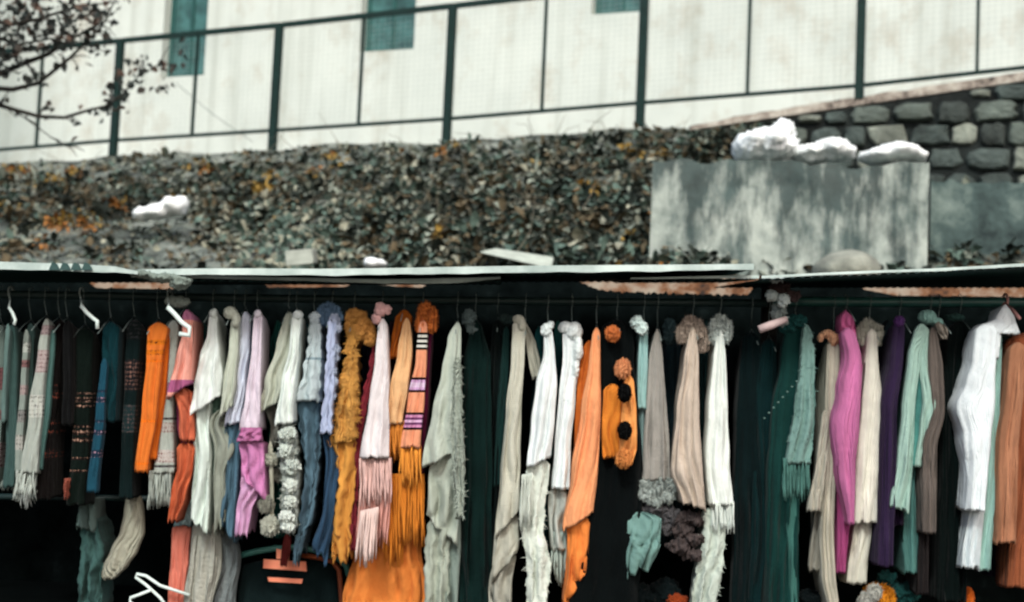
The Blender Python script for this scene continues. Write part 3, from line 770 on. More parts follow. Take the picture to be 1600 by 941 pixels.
garment('shawl', 'plain dull teal grey shawl next to the left picture edge', 'shawl', [
 ('panel', 'panel', f('3b5350'), [(508, 12, 25), (600, 11, 26), (700, 9, 26), (762, 4, 22)], LSH),
 ('inner_panel', 'panel', f('5f7773'), [(506, 9, 16), (560, 6, 12), (640, 2, 8), (660, 2, 7)], dict(LSH, dd=-.03, back=.04))], SHG, short='plain teal grey shawl')
pat = ((535, 548, '22211f', 'aab0a8'), (562, 572, '1c1b1b', '7a5a5a'), (600, 616, '242022', '9a8a88'), (640, 660, '1c1b1b', '7a7a78'), (676, 700, '1c1b1b', 'a0a09a'))
garment('shawl', 'narrow pale shawl folded small with chequered black patches', 'shawl', [
 ('panel', 'panel', f('3a4f4c'), [(505, 42, 54), (600, 40, 51), (740, 34, 50)], dict(LSH)),
 ('patterned_strip', 'panel', f('88938c', bands=pat), [(515, 37, 45), (600, 32, 40), (700, 24, 35), (738, 22, 33)], dict(LSH, dd=-.035, back=.05)),
 ('fringe', 'fringe', f('88938c'), (8, 34, 735, 30), dict(n=9, slant=-8))], SHG, short='narrow chequered shawl')
pat = ((505, 520, '3a2a2c', '9a8a8a'), (545, 582, '6e4a4c', 'a89a98'), (617, 650, '5e5a58', 'b5b8b0'))
garment('shawl', 'broad off white shawl with two muted maroon bands and pale fringe', 'shawl', [
 ('panel', 'panel', f('a3aaa2', bands=pat), [(498, 68, 77), (540, 60, 74), (640, 46, 66), (740, 33, 59)], dict(LSH)),
 ('edge_strip', 'panel', f('4a6a66'), [(515, 79, 86), (620, 70, 80), (735, 52, 66)], dict(LSH, dd=.02)),
 ('fringe', 'fringe', f('b9c2ba'), (24, 54, 738, 42), dict(n=14, slant=-2)),
 ('tassel', 'fringe', f('8a8f8b'), (34, 45, 768, 26), dict(n=5))], SHG, short='off white shawl with maroon bands')
def motifs(ys, c1='7a3b2c', c2='14100f'): return tuple((a, b, c1, c2) for a, b in ys)
garment('shawl', 'black brown shawl with faint brick red motifs beside the off white one', 'shawl', [
 ('panel', 'panel', f('100c0b', bands=motifs(((598, 603), (608, 622), (655, 664), (668, 676), (700, 712)))), [(500, 86, 100), (600, 76, 92), (700, 62, 82), (780, 56, 80)], dict(LSH))], SHG, short='black brown shawl with brick red motifs')
garment('shawl', 'plain charcoal black shawl between two patterned dark shawls', 'shawl', [
 ('panel', 'panel', f('141516'), [(502, 98, 112), (600, 98, 112), (665, 96, 111)], dict(LSH, amp=.008)),
 ('tassel', 'fringe', f('8a4a3c'), (100, 106, 752, 26), dict(n=4))], SHG, short='plain charcoal shawl')
garment('shawl', 'near black shawl under the slanted white hanger, cream motifs down it', 'shawl', [
 ('panel', 'panel', f('0f1a16', bands=motifs(((612, 615), (620, 626), (632, 636), (662, 666), (670, 678), (683, 688), (714, 718), (732, 735)), 'b08a78', '1a1412')), [(512, 120, 146), (600, 118, 142), (700, 112, 138), (790, 104, 132)], dict(LSH))], SHG, short='near black shawl with cream motifs')
garment('shawl', 'deep petrol blue shawl with a narrow patterned edge', 'shawl', [
 ('panel', 'panel', f('0d3036'), [(503, 160, 186), (600, 160, 183), (660, 160, 180)], dict(LSH, amp=.01)),
 ('patterned_strip', 'panel', f('1b4556', bands=motifs(((608, 613), (618, 626), (655, 660), (668, 676), (700, 712)), '9a7a8a', '1a2a3a')), [(560, 158, 168), (640, 150, 163), (770, 136, 152)], dict(LSH, dd=-.03, back=.05))], SHG, short='petrol blue shawl')
garment('shawl', 'black teal shawl with dusty pink floral blocks beside the orange one', 'shawl', [
 ('panel', 'panel', f('0f1f20', bands=((500, 530, '3a3a3c', '101818'), (560, 606, '7a5a50', '1a1a1c'), (632, 674, '5a4a48', '1a2a2c'))), [(500, 198, 222), (600, 194, 215), (700, 190, 208), (780, 186, 206)], dict(LSH))], SHG, short='black teal floral shawl')
garment('shawl', 'bright orange shawl with small dark printed motifs', 'shawl', [
 ('panel', 'panel', f('dc7630', bands=((530, 538, '3a1a18', 'd0701c'), (543, 552, '2a1a28', 'd0701c'), (560, 566, '7a3a18', 'e0701c'), (655, 660, '7a3a18', 'e0701c'), (720, 724, '7a3a18', 'e0701c'))), [(504, 231, 264), (560, 228, 254), (640, 222, 245), (738, 211, 230)], dict(LSH, amp=.006)),
 ('edge_strip', 'panel', f('b9591a'), [(520, 255, 265), (600, 247, 260), (718, 234, 245)], dict(LSH, dd=.02))], SHG, short='bright orange shawl')
garment('shawl', 'pale grey shawl with plum and red bands and a long knotted fringe', 'shawl', [
 ('panel', 'panel', f('a3aaa2', bands=((596, 616, '6e4a5e', '8a6a7a'), (650, 655, '2a2422', '555'+'555'), (658, 672, '6e3a3c', 'a09a94'), (700, 722, '6e3a3e', 'b0a8a2'), (724, 728, '2a2422', '555'+'555'))), [(500, 262, 280), (560, 259, 276), (640, 252, 270), (740, 240, 272)], dict(LSH)),
 ('fringe', 'fringe', f('a9b2aa'), (234, 268, 738, 52), dict(n=16, slant=-3))], SHG, short='pale grey shawl with plum bands')

PG = 'ponchos and scarves hanging in the middle of the rail'
garment('poncho', 'peach pink poncho with mauve border and coral lining', 'poncho', [
 ('panel', 'panel', f('f0a898', bands=((480, 500, 'c07a9a'), (592, 612, 'a2597f'),)), [(484, 284, 300), (520, 285, 301), (560, 275, 300), (612, 262, 299)], dict(hem=-24, amp=.012)),
 ('lining', 'panel', f('c9694c'), [(605, 268, 300), (640, 278, 300), (690, 282, 303)], dict(dd=.03, amp=.02)),
 ('lower_panel', 'panel', f('8a3a5c'), [(620, 276, 303), (680, 278, 306), (705, 288, 304)], dict(dd=.06, amp=.02)),
 ('tail', 'panel', f('c0603f'), [(690, 276, 304), (730, 276, 300), (780, 268, 288), (815, 263, 276)], dict(dd=.04, amp=.018, ragged=10))], PG, short='peach pink poncho')
garment('poncho', 'white poncho with flared asymmetrical hem and long pointed tail', 'poncho', [
 ('collar', 'blob', f('e2ebe6'), [(334, 490, 7, 8)], dict(rough=.12)),
 ('panel', 'panel', f('e6eeea'), [(486, 327, 341), (520, 324, 340), (560, 311, 344), (600, 302, 346), (636, 294, 345)], dict(hem=-34, amp=.010, nf=2)),
 ('tail', 'panel', f('d5e2da'), [(620, 292, 330), (660, 299, 328), (710, 304, 330), (770, 300, 326), (824, 297, 323)], dict(dd=.02, amp=.016, ragged=12, hem=24)),
 ('lining', 'panel', f('5c776b'), [(612, 318, 352), (680, 322, 346), (740, 330, 344)], dict(dd=.06, amp=.02))], PG, short='white poncho with pointed tail')
garment('scarf', 'sage beige scarf curling over its hanger beside the white poncho', 'scarf', [
 ('hood', 'blob', f('bfc4b5'), [(360, 489, 11, 10), (369, 500, 7, 12)], dict(rough=.12)),
 ('panel', 'panel', f('bcc3b4'), [(490, 361, 374), (540, 358, 372), (600, 348, 368), (645, 343, 362)], dict(hem=-22, dd=.01)),
 ('tail', 'panel', f('8f9589'), [(640, 334, 360), (665, 328, 352), (700, 336, 368), (740, 334, 352), (826, 336, 350)], dict(dd=.05, amp=.024, ragged=12, hem=-20))], PG, short='sage beige scarf')
garment('scarf', 'pale lilac scarf with a denim blue lower half', 'scarf', [
 ('panel', 'panel', f('cfd6e6'), [(487, 377, 391), (540, 373, 389), (600, 362, 383), (664, 351, 374)], dict(hem=-6)),
 ('edge_strip', 'panel', f('35596a'), [(500, 388, 397), (600, 378, 393), (680, 370, 388)], dict(dd=.03, bumps=2)),
 ('lower_panel', 'panel', f('4c6a7b'), [(655, 350, 386), (700, 352, 376), (770, 350, 372), (832, 345, 366)], dict(dd=.02, amp=.02, ragged=14, hem=22))], PG, short='lilac and denim blue scarf')
garment('scarf', 'pale pink lilac scarf ending in twisted orchid pink', 'scarf', [
 ('collar', 'blob', f('e2dbe4'), [(403, 491, 6.5, 7)], dict(rough=.12)),
 ('panel', 'panel', f('dccfdc'), [(486, 396, 410), (540, 394, 408), (620, 384, 407), (672, 376, 405)], dict()),
 ('border', 'panel', f('b5709c'), [(668, 376, 408), (690, 370, 409)], dict(dd=-.004, amp=.012, back=.1, top=False)),
 ('lower_panel', 'panel', f('c47fae'), [(684, 372, 411), (720, 378, 415), (765, 378, 416)], dict(dd=.02, amp=.014, hem=40)),
 ('tail', 'panel', f('cf9fc4'), [(722, 380, 414), (760, 376, 408), (800, 371, 392), (838, 368, 386)], dict(dd=.035, amp=.014, ragged=9))], PG, short='pink lilac scarf with orchid end')
garment('poncho', 'sage grey poncho flaring left with a trim of cream pompoms', 'poncho', [
 ('panel', 'panel', f('b4baab'), [(488, 444, 460), (540, 432, 456), (600, 414, 446), (640, 402, 434)], dict(hem=-20, nf=2)),
 ('lining', 'panel', f('6f6f68'), [(632, 410, 440), (665, 424, 448), (700, 422, 436)], dict(dd=.05, amp=.02)),
 ('cord', 'panel', f('a8a898'), [(690, 419, 426), (740, 421, 427), (820, 422, 427)], dict(dd=.0, back=.02)),
 ('pompom', 'blob', f('bfc1b1', fuzz=1), [(424, 718, 9, 9)], dict(rough=.35, freq=90)),
 ('pompom', 'blob', f('8f9186', fuzz=1), [(436, 742, 9, 9)], dict(rough=.35, freq=90, dd=.05)),
 ('pompom', 'blob', f('9a9a8d', fuzz=1), [(416, 788, 10, 12)], dict(rough=.35, freq=90)),
 ('pompom', 'blob', f('c9ccbd', fuzz=1), [(422, 822, 12, 13)], dict(rough=.35, freq=90, dd=-.02))], PG, short='sage grey poncho with pompoms')
garment('scarf', 'white scarf ending in stacked fluffy white ruffles', 'scarf', [
 ('collar', 'blob', f('e2ece8'), [(465, 492, 8.5, 7)], dict(rough=.15)),
 ('panel', 'panel', f('e2ece6'), [(488, 456, 472), (540, 453, 467), (600, 440, 462), (664, 428, 458)], dict(hem=-4, nf=2)),
 ('tail', 'panel', f('c5cfc6', fuzz=1), [(660, 436, 460), (740, 440, 464), (832, 438, 460)], dict(dd=.02, bumps=3, shag=400, ragged=8)),
 ('ruffle', 'blob', f('c9d3ca', fuzz=1), [(450, 680, 13, 12), (446, 705, 11, 12), (456, 730, 12, 12)], dict(rough=.35, freq=55)),
 ('ruffle', 'blob', f('d3dbd2', fuzz=1), [(454, 760, 11, 11), (453, 785, 11, 10)], dict(rough=.35, freq=55)),
 ('ruffle', 'blob', f('d8e0d8', fuzz=1), [(448, 808, 12, 9), (450, 824, 11, 8)], dict(rough=.35, freq=55, dd=-.01))], PG, short='white scarf with ruffles')
garment('scarf', 'silver blue gathered scarf with horizontal ruches over a blue tail', 'scarf', [
 ('collar', 'blob', f('c6d2d6'), [(492, 498, 9, 10)], dict(rough=.3)),
 ('panel', 'panel', f('bccacd', bands=((556, 559, '7f929a'), (575, 578, '7f929a'))), [(496, 484, 500), (540, 481, 502), (580, 474, 502), (628, 461, 500)], dict(bumps=2.5, weave=0) if False else dict(bumps=2.5)),
 ('tail', 'panel', f('546f7e'), [(622, 464, 500), (680, 470, 500), (730, 476, 498), (800, 470, 488), (874, 458, 470)], dict(dd=.03, amp=.02, ragged=16, hem=-20, bumps=2))], PG, short='silver blue ruched scarf')
garment('scarf', 'lavender scarf with bobbly edge, fluffy blue top and navy tail', 'scarf', [
 ('fluffy_top', 'blob', f('7796b4', fuzz=1), [(513, 486, 13, 10), (524, 496, 8, 14), (506, 496, 6, 10)], dict(rough=.5, freq=45, dd=.05)),
 ('panel', 'panel', f('b3bedb'), [(494, 512, 528), (540, 511, 523), (600, 508, 520), (678, 500, 518)], dict(bumps=2, dd=-.01)),
 ('bobble_edge', 'blob', f('c3cee4', fuzz=1), [(523, 500, 6, 8), (526, 512, 6, 6), (524, 546, 6, 6), (522, 558, 6, 5), (520, 580, 5, 5), (521, 596, 5, 5), (518, 618, 5, 5)], dict(rough=.3, freq=80)),
 ('tail', 'panel', f('2d465e'), [(670, 504, 524), (720, 510, 530), (790, 505, 526), (868, 488, 510)], dict(dd=.04, amp=.02, ragged=14, hem=26))], PG, short='lavender scarf with navy tail')
mus = f('dba052', fuzz=1)
garment('scarf', 'mustard yellow frilled scarf with a big bunched top', 'scarf', [
 ('bunched_top', 'blob', f('d99e56'), [(556, 494, 14, 11), (566, 512, 14, 18), (578, 522, 8, 18), (550, 508, 9, 14)], dict(rough=.3, freq=25, dd=.02)),
 ('panel', 'panel', mus, [(500, 543, 566), (550, 540, 558), (600, 532, 558), (650, 524, 560), (690, 516, 560)], dict(bumps=3, hem=-12, shag=1100)),
 ('tail', 'panel', f('cf9145'), [(682, 513, 560), (715, 522, 556), (760, 520, 556), (820, 518, 550), (868, 520, 548)], dict(dd=.02, amp=.022, ragged=26, bumps=2))], PG, short='mustard frilled scarf')
garment('scarf', 'white scarf fading to pink with a long shaggy pink fringe', 'scarf', [
 ('knot', 'blob', f('e8b8b4'), [(594, 484, 9, 11), (604, 484, 7, 7), (588, 498, 7, 8)], dict(rough=.3, freq=60)),
 ('panel', 'panel', f('e6dedf'), [(498, 591, 605), (560, 586, 606), (640, 574, 606), (716, 561, 608)], dict(nf=2)),
 ('fringe', 'fringe', f('e3bcb4'), (562, 610, 720, 66), dict(n=15, r=.004)),
 ('fringe', 'fringe', f('d99f94'), (562, 610, 765, 86), dict(n=16, r=.0045, dd=.03, slant=-5)),
 ('fringe', 'fringe', f('e6ccc4'), (563, 590, 800, 78), dict(n=8, r=.004, dd=-.01, slant=-6)),
 ('side_edge', 'panel', f('7a2a34'), [(540, 580, 588), (700, 552, 564), (860, 546, 556)], dict(dd=.06, bumps=2))], PG, short='white to pink scarf')
garment('scarf', 'amber cream scarf looped over its hanger with an orange fringe', 'scarf', [
 ('loop', 'panel', f('a85a1e'), [(484, 622, 642), (500, 616, 644), (530, 612, 630), (560, 608, 620)], dict(dd=.03)),
 ('panel', 'panel', f('e3b585'), [(497, 630, 641), (550, 622, 644), (610, 610, 638), (664, 597, 630)], dict(nf=2, hem=-4)),
 ('fringe', 'fringe', f('e08e3c'), (598, 634, 662, 56), dict(n=10, r=.004)),
 ('fringe', 'fringe', f('d9832f'), (600, 628, 745, 130), dict(n=9, r=.0045, dd=.02))], PG, short='amber cream scarf')
strp = [(516, 520, '14100f'), (524, 528, '14100f'), (520, 524, 'd8d8d0'), (528, 533, 'd8d8d0'), (533, 537, '14100f'), (537, 542, 'd8d8d0'), (542, 546, '14100f'),
        (588, 590, '2a1418'), (590, 595, 'c9a0c8'), (595, 597, '7a4a72'), (597, 602, 'd8c0d8'), (602, 604, '7a4a72'), (604, 609, 'c9a0c8'), (609, 611, '2a1418'),
        (644, 647, '2a1418'), (647, 652, 'c98ab0'), (652, 654, '6a3a62'), (654, 659, 'd8b0d0'), (659, 661, '6a3a62'), (661, 667, 'c98ab0'), (667, 670, '2a1418')]
garment('scarf', 'salmon scarf with black, white and purple cross stripes', 'scarf', [
 ('fluffy_top', 'blob', f('d9793a', fuzz=1), [(665, 484, 9, 9), (675, 500, 6, 18), (658, 502, 5, 16), (670, 490, 7, 12)], dict(rough=.5, freq=45, dd=.02)),
 ('panel', 'panel', f('e69a76', bands=tuple(strp)), [(500, 654, 668), (560, 649, 666), (620, 638, 662), (700, 626, 657)], dict(nf=2)),
 ('fringe', 'fringe', f('e6943c'), (626, 656, 700, 58), dict(n=11, r=.004)),
 ('fringe', 'fringe', f('d9832f'), (624, 662, 745, 100), dict(n=13, r=.0045, dd=.04)),
 ('edge', 'panel', f('5a1a3a'), [(500, 668, 676), (600, 664, 670), (740, 656, 662)], dict(dd=.05))], PG, short='cross striped salmon scarf')
garment('skirt', 'wide pleated orange skirt hanging low under the fringed scarves', 'skirt', [
 ('panel', 'panel', f('e0843f'), [(760, 590, 660), (840, 560, 658), (941, 538, 664), (1010, 530, 670)], dict(back=.12, amp=.02, nf=7))], PG, d=4.42, hook=False)
gy = f('b5beb2')
garment('cardigan', 'long grey green cardigan with frayed front edge and dipping hem', 'cardigan', [
 ('panel', 'panel', gy, [(503, 710, 720), (530, 699, 720), (580, 690, 719), (640, 676, 719), (718, 660, 720)], dict(nf=2, hem=-26)),
 ('frayed_edge', 'panel', f('a0aa9e', fuzz=1), [(560, 709, 720), (640, 707, 722), (720, 706, 726), (810, 712, 724)], dict(dd=-.03, bumps=1.2, back=.05, shag=500)),
 ('lower_panel', 'panel', f('abb3a6'), [(690, 674, 722), (760, 671, 724), (830, 668, 716)], dict(dd=.03, amp=.016, hem=50, ragged=5)),
 ('lower_panel', 'panel', f('a5ad9f'), [(790, 672, 712), (870, 662, 700), (941, 661, 700), (1000, 664, 700)], dict(dd=.05, amp=.018, bumps=2)),
 ('lining', 'panel', f('7c8a82'), [(790, 690, 720), (860, 685, 720), (941, 690, 716), (1000, 690, 715)], dict(dd=.07, amp=.02))], PG, short='grey green cardigan')
garment('dress', 'black green long garment right of the grey cardigan', 'dress', [
 ('panel', 'panel', f('0d2422'), [(500, 735, 752), (560, 726, 766), (700, 720, 768), (941, 716, 768), (1000, 716, 768)], dict(amp=.02, nf=4))], PG, d=4.36)
garment('dress', 'black long garment left of the beige ribbed knit', 'dress', [
 ('panel', 'panel', f('0a1414'), [(500, 770, 786), (560, 766, 796), (700, 762, 788), (941, 748, 786), (1000, 748, 780)], dict(amp=.02, nf=4)),
 ('sleeve', 'panel', f('16302e'), [(510, 786, 796), (640, 776, 792), (760, 772, 784)], dict(dd=-.02))], PG, d=4.38)
garment('knit_top', 'beige ribbed knit with soft hood and zigzag falling hem', 'knitwear', [
 ('hood', 'blob', f('b9b8a8'), [(810, 499, 9, 7), (815, 508, 8, 10)], dict(rough=.1)),
 ('hood_side', 'panel', f('a3a295'), [(505, 816, 826), (540, 822, 838), (570, 827, 844), (592, 831, 842)], dict(dd=.03)),
 ('panel', 'panel', f('c3c2b3', weave=95, ribamp=.5), [(498, 801, 822), (560, 799, 820), (640, 791, 815), (740, 782, 812), (820, 772, 812)], dict(hem=-42, nf=2)),
 ('fold', 'panel', f('b3b2a4'), [(800, 777, 812), (840, 772, 812), (888, 768, 806)], dict(dd=.02, amp=.012, hem=-46)),
 ('fold', 'panel', f('a3a296'), [(860, 774, 808), (910, 766, 800), (1000, 764, 798)], dict(dd=.045, amp=.02))], PG, short='beige ribbed knit')
garment('poncho', 'white poncho with frilly knotted neck beside the beige knit', 'poncho', [
 ('neck_knot', 'blob', f('dfe9e8'), [(853, 516, 8, 10), (860, 510, 5, 8)], dict(rough=.3, freq=50)),
 ('panel', 'panel', f('e9f0f0'), [(508, 850, 862), (550, 850, 867), (600, 838, 870), (660, 829, 866), (724, 822, 860)], dict(hem=-18, nf=2)),
 ('lower_panel', 'panel', f('d6ddd2'), [(716, 823, 860), (780, 818, 852), (830, 817, 850), (880, 824, 860), (941, 824, 856), (1000, 824, 850)], dict(dd=.02, amp=.014, bumps=2, shag=450)),
 ('frayed_edge', 'fringe', f('d6ddd2'), (816, 832, 745, 80), dict(n=16, r=.002, dd=-.01, slant=-4))], PG, short='white poncho with knotted neck')
garment('poncho', 'broad shouldered white poncho touching the orange one', 'poncho', [
 ('shoulder', 'blob', f('e3ebea'), [(884, 512, 12, 9), (897, 518, 13, 15), (903, 545, 8, 24), (900, 575, 6, 18)], dict(rough=.14, freq=26)),
 ('panel', 'panel', f('eaf1f2'), [(512, 879, 908), (560, 880, 906), (620, 874, 900), (700, 867, 893), (765, 862, 890)], dict(nf=2)),
 ('lower_panel', 'panel', f('b9bfb8'), [(760, 858, 888), (800, 858, 886), (860, 862, 888)], dict(dd=.03, amp=.02)),
 ('frayed_tail', 'fringe', f('a9b8b0'), (862, 888, 835, 78), dict(n=10, r=.004, dd=.03, taper=.4))], PG, short='broad shouldered white poncho')
garment('poncho', 'smooth orange poncho with folded hem and narrow tail', 'poncho', [
 ('panel', 'panel', f('f0a271'), [(512, 926, 938), (560, 922, 938), (640, 910, 939), (740, 894, 934), (816, 880, 926)], dict(hem=-26, nf=2)),
 ('back_panel', 'panel', f('c2662a'), [(532, 912, 930), (600, 902, 926), (700, 898, 920)], dict(dd=.05)),
 ('tail', 'panel', f('e48440'), [(806, 882, 926), (840, 888, 922), (880, 886, 918), (925, 880, 912)], dict(dd=.02, amp=.014, hem=-50)), ('tail', 'panel', f('d97a38'), [(850, 886, 906), (1000, 878, 896)], dict(dd=.04))], PG, short='smooth orange poncho')
garment('poncho', 'black poncho with an orange panel and orange and black pompoms', 'poncho', [
 ('panel', 'panel', f('070d0e'), [(500, 942, 986), (560, 938, 992), (660, 936, 1000), (760, 926, 1004), (860, 905, 1000), (941, 890, 996), (1000, 885, 996)], dict(amp=.012, nf=3)),
 ('orange_panel', 'panel', f('d67f30'), [(600, 942, 972), (660, 940, 972), (716, 942, 968)], dict(dd=-.035, back=.04, amp=.01)),
 ('orange_panel', 'panel', f('f0a25c'), [(586, 976, 990), (640, 970, 994), (700, 968, 994), (724, 974, 988)], dict(dd=-.05, back=.04)),
 ('pompom', 'blob', f('e8864a', fuzz=1), [(957, 521, 10, 11)], dict(rough=.25, freq=90, dd=-.05)),
 ('pompom', 'blob', f('eea06e', fuzz=1), [(973, 576, 11, 14)], dict(rough=.25, freq=90, dd=-.06)),
 ('pompom', 'blob', f('070808', fuzz=1), [(976, 614, 9, 13)], dict(rough=.25, freq=90, dd=-.09, lab='black pompom')),
 ('pompom', 'blob', f('070808', fuzz=1), [(976, 673, 9, 13)], dict(rough=.25, freq=90, dd=-.09, lab='black pompom')),
 ('pompom', 'blob', f('ee9a55', fuzz=1), [(975, 716, 11, 14)], dict(rough=.25, freq=90, dd=-.08))], PG, short='black poncho with pompoms', d=4.31)
garment('scarf', 'pale aqua scarf squeezed between the black and the grey poncho', 'scarf', [
 ('hood', 'blob', f('c9dcd8'), [(996, 504, 10, 11), (1003, 514, 9, 12)], dict(rough=.25, freq=50)),
 ('panel', 'panel', f('93b9b6'), [(505, 1000, 1012), (560, 998, 1012), (640, 996, 1010)], dict(dd=.02)),
 ('lower_panel', 'panel', f('6f8988'), [(560, 1002, 1022), (660, 998, 1012), (760, 996, 1010)], dict(dd=.04))], PG, short='pale aqua scarf')
garment('poncho', 'warm grey poncho tapering to its hanger, fluffy grey at the hem', 'poncho', [
 ('panel', 'panel', f('98958f'), [(514, 1023, 1031), (560, 1014, 1035), (640, 1008, 1042), (752, 1003, 1048)], dict(nf=3)),
 ('fluffy_hem', 'blob', f('a9b3ae', fuzz=1), [(1012, 766, 12, 12), (1030, 758, 14, 10), (1046, 766, 10, 14), (1022, 780, 12, 8)], dict(rough=.7, freq=28)),
 ('fluffy_hem', 'blob', f('4d4b4d', fuzz=1), [(990, 802, 22, 8), (1025, 795, 20, 10), (1050, 808, 16, 12), (1010, 815, 20, 6), (1040, 825, 14, 8)], dict(rough=.8, freq=22, fur=0, dd=.02)),
 ('tulle', 'panel', f('6f928c'), [(800, 962, 1034), (850, 960, 1030), (896, 966, 1014)], dict(dd=-.01, amp=.03, nf=5, ragged=10, hem=-20))], PG, short='warm grey poncho')
garment('poncho', 'pinkish beige poncho with a furry tan collar and brown ruffles', 'poncho', [
 ('fur_collar', 'blob', f('a8988a', fuzz=1), [(1079, 506, 9, 9), (1066, 520, 6, 13), (1074, 514, 7, 11), (1094, 520, 5, 16), (1087, 513, 7, 12), (1099, 536, 4, 12)], dict(rough=.6, freq=45, dd=.02)),
 ('panel', 'panel', f('c6b7a8'), [(512, 1077, 1088), (560, 1070, 1091), (640, 1060, 1092), (740, 1052, 1098), (792, 1064, 1104)], dict(nf=3, amp=.018, hem=14, ragged=5)),
 ('ruffle', 'blob', f('4a4140', fuzz=1), [(1078, 812, 22, 9), (1066, 830, 18, 10), (1084, 842, 18, 8), (1062, 852, 18, 10), (1082, 866, 14, 8)], dict(rough=.8, freq=22, fur=0, dd=.05))], PG, short='pinkish beige poncho')
garment('poncho', 'slim white poncho with shaggy collar and frayed hem', 'poncho', [
 ('fur_collar', 'blob', f('cfdad4', fuzz=1), [(1125, 500, 7, 9), (1116, 518, 5, 18), (1122, 510, 6, 14), (1134, 518, 5, 17), (1128, 510, 6, 12)], dict(rough=.6, freq=45, dd=.02)),
 ('panel', 'panel', f('e8efe9'), [(515, 1120, 1130), (560, 1115, 1134), (640, 1107, 1138), (720, 1103, 1141), (790, 1108, 1146)], dict(nf=2)),
 ('fringe', 'fringe', f('d3dcd5'), (1112, 1147, 788, 44), dict(n=13, r=.004)),
 ('tail', 'panel', f('bfcabf'), [(790, 1104, 1136), (830, 1098, 1134), (870, 1092, 1130), (941, 1082, 1120), (1000, 1078, 1116)], dict(dd=.02, amp=.014, bumps=2, shag=450))], PG, short='slim white poncho with shaggy collar')
garment('coat', 'very dark petrol coat in the black gap left of the tied post', 'coat', [
 ('panel', 'panel', f('0b1c1e'), [(520, 1160, 1188), (640, 1152, 1194), (800, 1148, 1190), (1000, 1145, 1190)], dict(amp=.016))], PG, d=4.40)
garment('coat', 'inky blue green coat directly under the tied post', 'coat', [
 ('panel', 'panel', f('0d2a2c'), [(530, 1190, 1212), (640, 1180, 1216), (800, 1176, 1222), (1000, 1170, 1230)], dict(amp=.016, nf=4))], PG, d=4.39)
garment('shawl', 'bottle green shawl with a beaded seam and sea green fringed edge', 'shawl', [
 ('panel', 'panel', f('123431'), [(510, 1228, 1256), (560, 1222, 1262), (640, 1208, 1258), (760, 1200, 1250), (1000, 1198, 1246)], dict(amp=.016, nf=3)),
 ('front_edge', 'panel', f('789a93', rib=40), [(508, 1254, 1268), (560, 1252, 1272), (640, 1242, 1273), (724, 1230, 1268)], dict(dd=-.04, bumps=1, shag=250)),
 ('fringe', 'fringe', f('4f7a72'), (1224, 1266, 720, 58), dict(n=16, r=.003, dd=-.04)),
 ('tail', 'panel', f('3a665f'), [(770, 1228, 1250), (820, 1226, 1248), (870, 1233, 1244), (1000, 1230, 1246)], dict(dd=-.01, ragged=14)),
 ('beaded_seam', 'blob', f('5f7a74'), [(1252-i*7.2, 588+i*8.2, 2.0, 1.6) for i in range(9)], dict(dd=-.085, rough=.05, voxel=.0013))], PG, d=4.34)
JG = 'jumpers hanging on the green pipe rail'
f = ribbed
garment('jumper', 'long stone beige jumper with a peach collar', 'jumper', [
 ('collar', 'blob', f('cd9d7b'), [(1292, 522, 11, 7), (1302, 530, 9, 12), (1282, 528, 5, 7)], dict(rough=.15)),
 ('panel', 'panel', f('c2bcab'), [(530, 1292, 1312), (620, 1290, 1310), (720, 1288, 1306), (830, 1282, 1304), (900, 1286, 1306), (960, 1296, 1312)], dict(hem=8, nf=3)),
 ('sleeve', 'panel', f('aeaa9c'), [(640, 1284, 1296), (720, 1276, 1292), (800, 1262, 1284)], dict(dd=-.02, back=.05, ragged=5)),
 ('sleeve', 'panel', f('8f8c81'), [(740, 1278, 1290), (892, 1264, 1280)], dict(dd=.04, back=.05, ragged=5))], JG, short='stone beige jumper')
garment('jumper', 'bright pink jumper with a pointed stand up collar', 'jumper', [
 ('collar', 'panel', f('c96596'), [(484, 1318, 1324), (500, 1312, 1334), (530, 1313, 1338)], dict(dd=.0, back=.1)),
 ('sleeve', 'panel', f('c974a4'), [(512, 1313, 1336), (560, 1322, 1346), (610, 1311, 1346), (668, 1302, 1342), (730, 1308, 1336), (820, 1324, 1335)], dict(dd=-.03, nf=2, amp=.006, flat=.7)),
 ('panel', 'panel', f('a84a7c'), [(560, 1325, 1348), (700, 1310, 1338), (896, 1308, 1322)], dict(dd=.03))], JG, short='bright pink jumper')
garment('jumper', 'cream white jumper with a shaggy cream collar and wavy cuffs', 'jumper', [
 ('fur_collar', 'blob', f('c6c6b6', fuzz=1), [(1357, 510, 10, 8), (1346, 522, 6, 14), (1353, 514, 7, 10), (1370, 522, 6, 14), (1364, 514, 6, 10)], dict(rough=.5, freq=45, dd=.02)),
 ('sleeve', 'panel', f('e6e4d6'), [(514, 1354, 1370), (560, 1352, 1372), (630, 1346, 1379), (700, 1338, 1377), (818, 1334, 1372)], dict(nf=2, ragged=4, amp=.007, flat=.6)),
 ('panel', 'panel', f('dad8c9'), [(780, 1338, 1364), (912, 1324, 1354)], dict(dd=.03, top=False, ragged=5))], JG, short='cream jumper', hx=1358)
garment('jumper', 'dark violet jumper half hidden between cream and sea green ones', 'jumper', [
 ('collar', 'blob', f('4a2d5c'), [(1405, 503, 9, 9)], dict(rough=.2)),
 ('panel', 'panel', f('30233f'), [(502, 1396, 1414), (560, 1392, 1412), (640, 1378, 1402), (720, 1375, 1400), (885, 1370, 1394)], dict(nf=2)),
 ('sleeve', 'panel', f('251730'), [(700, 1390, 1406), (800, 1385, 1410), (822, 1388, 1412)], dict(dd=.05))], JG, short='dark violet jumper')
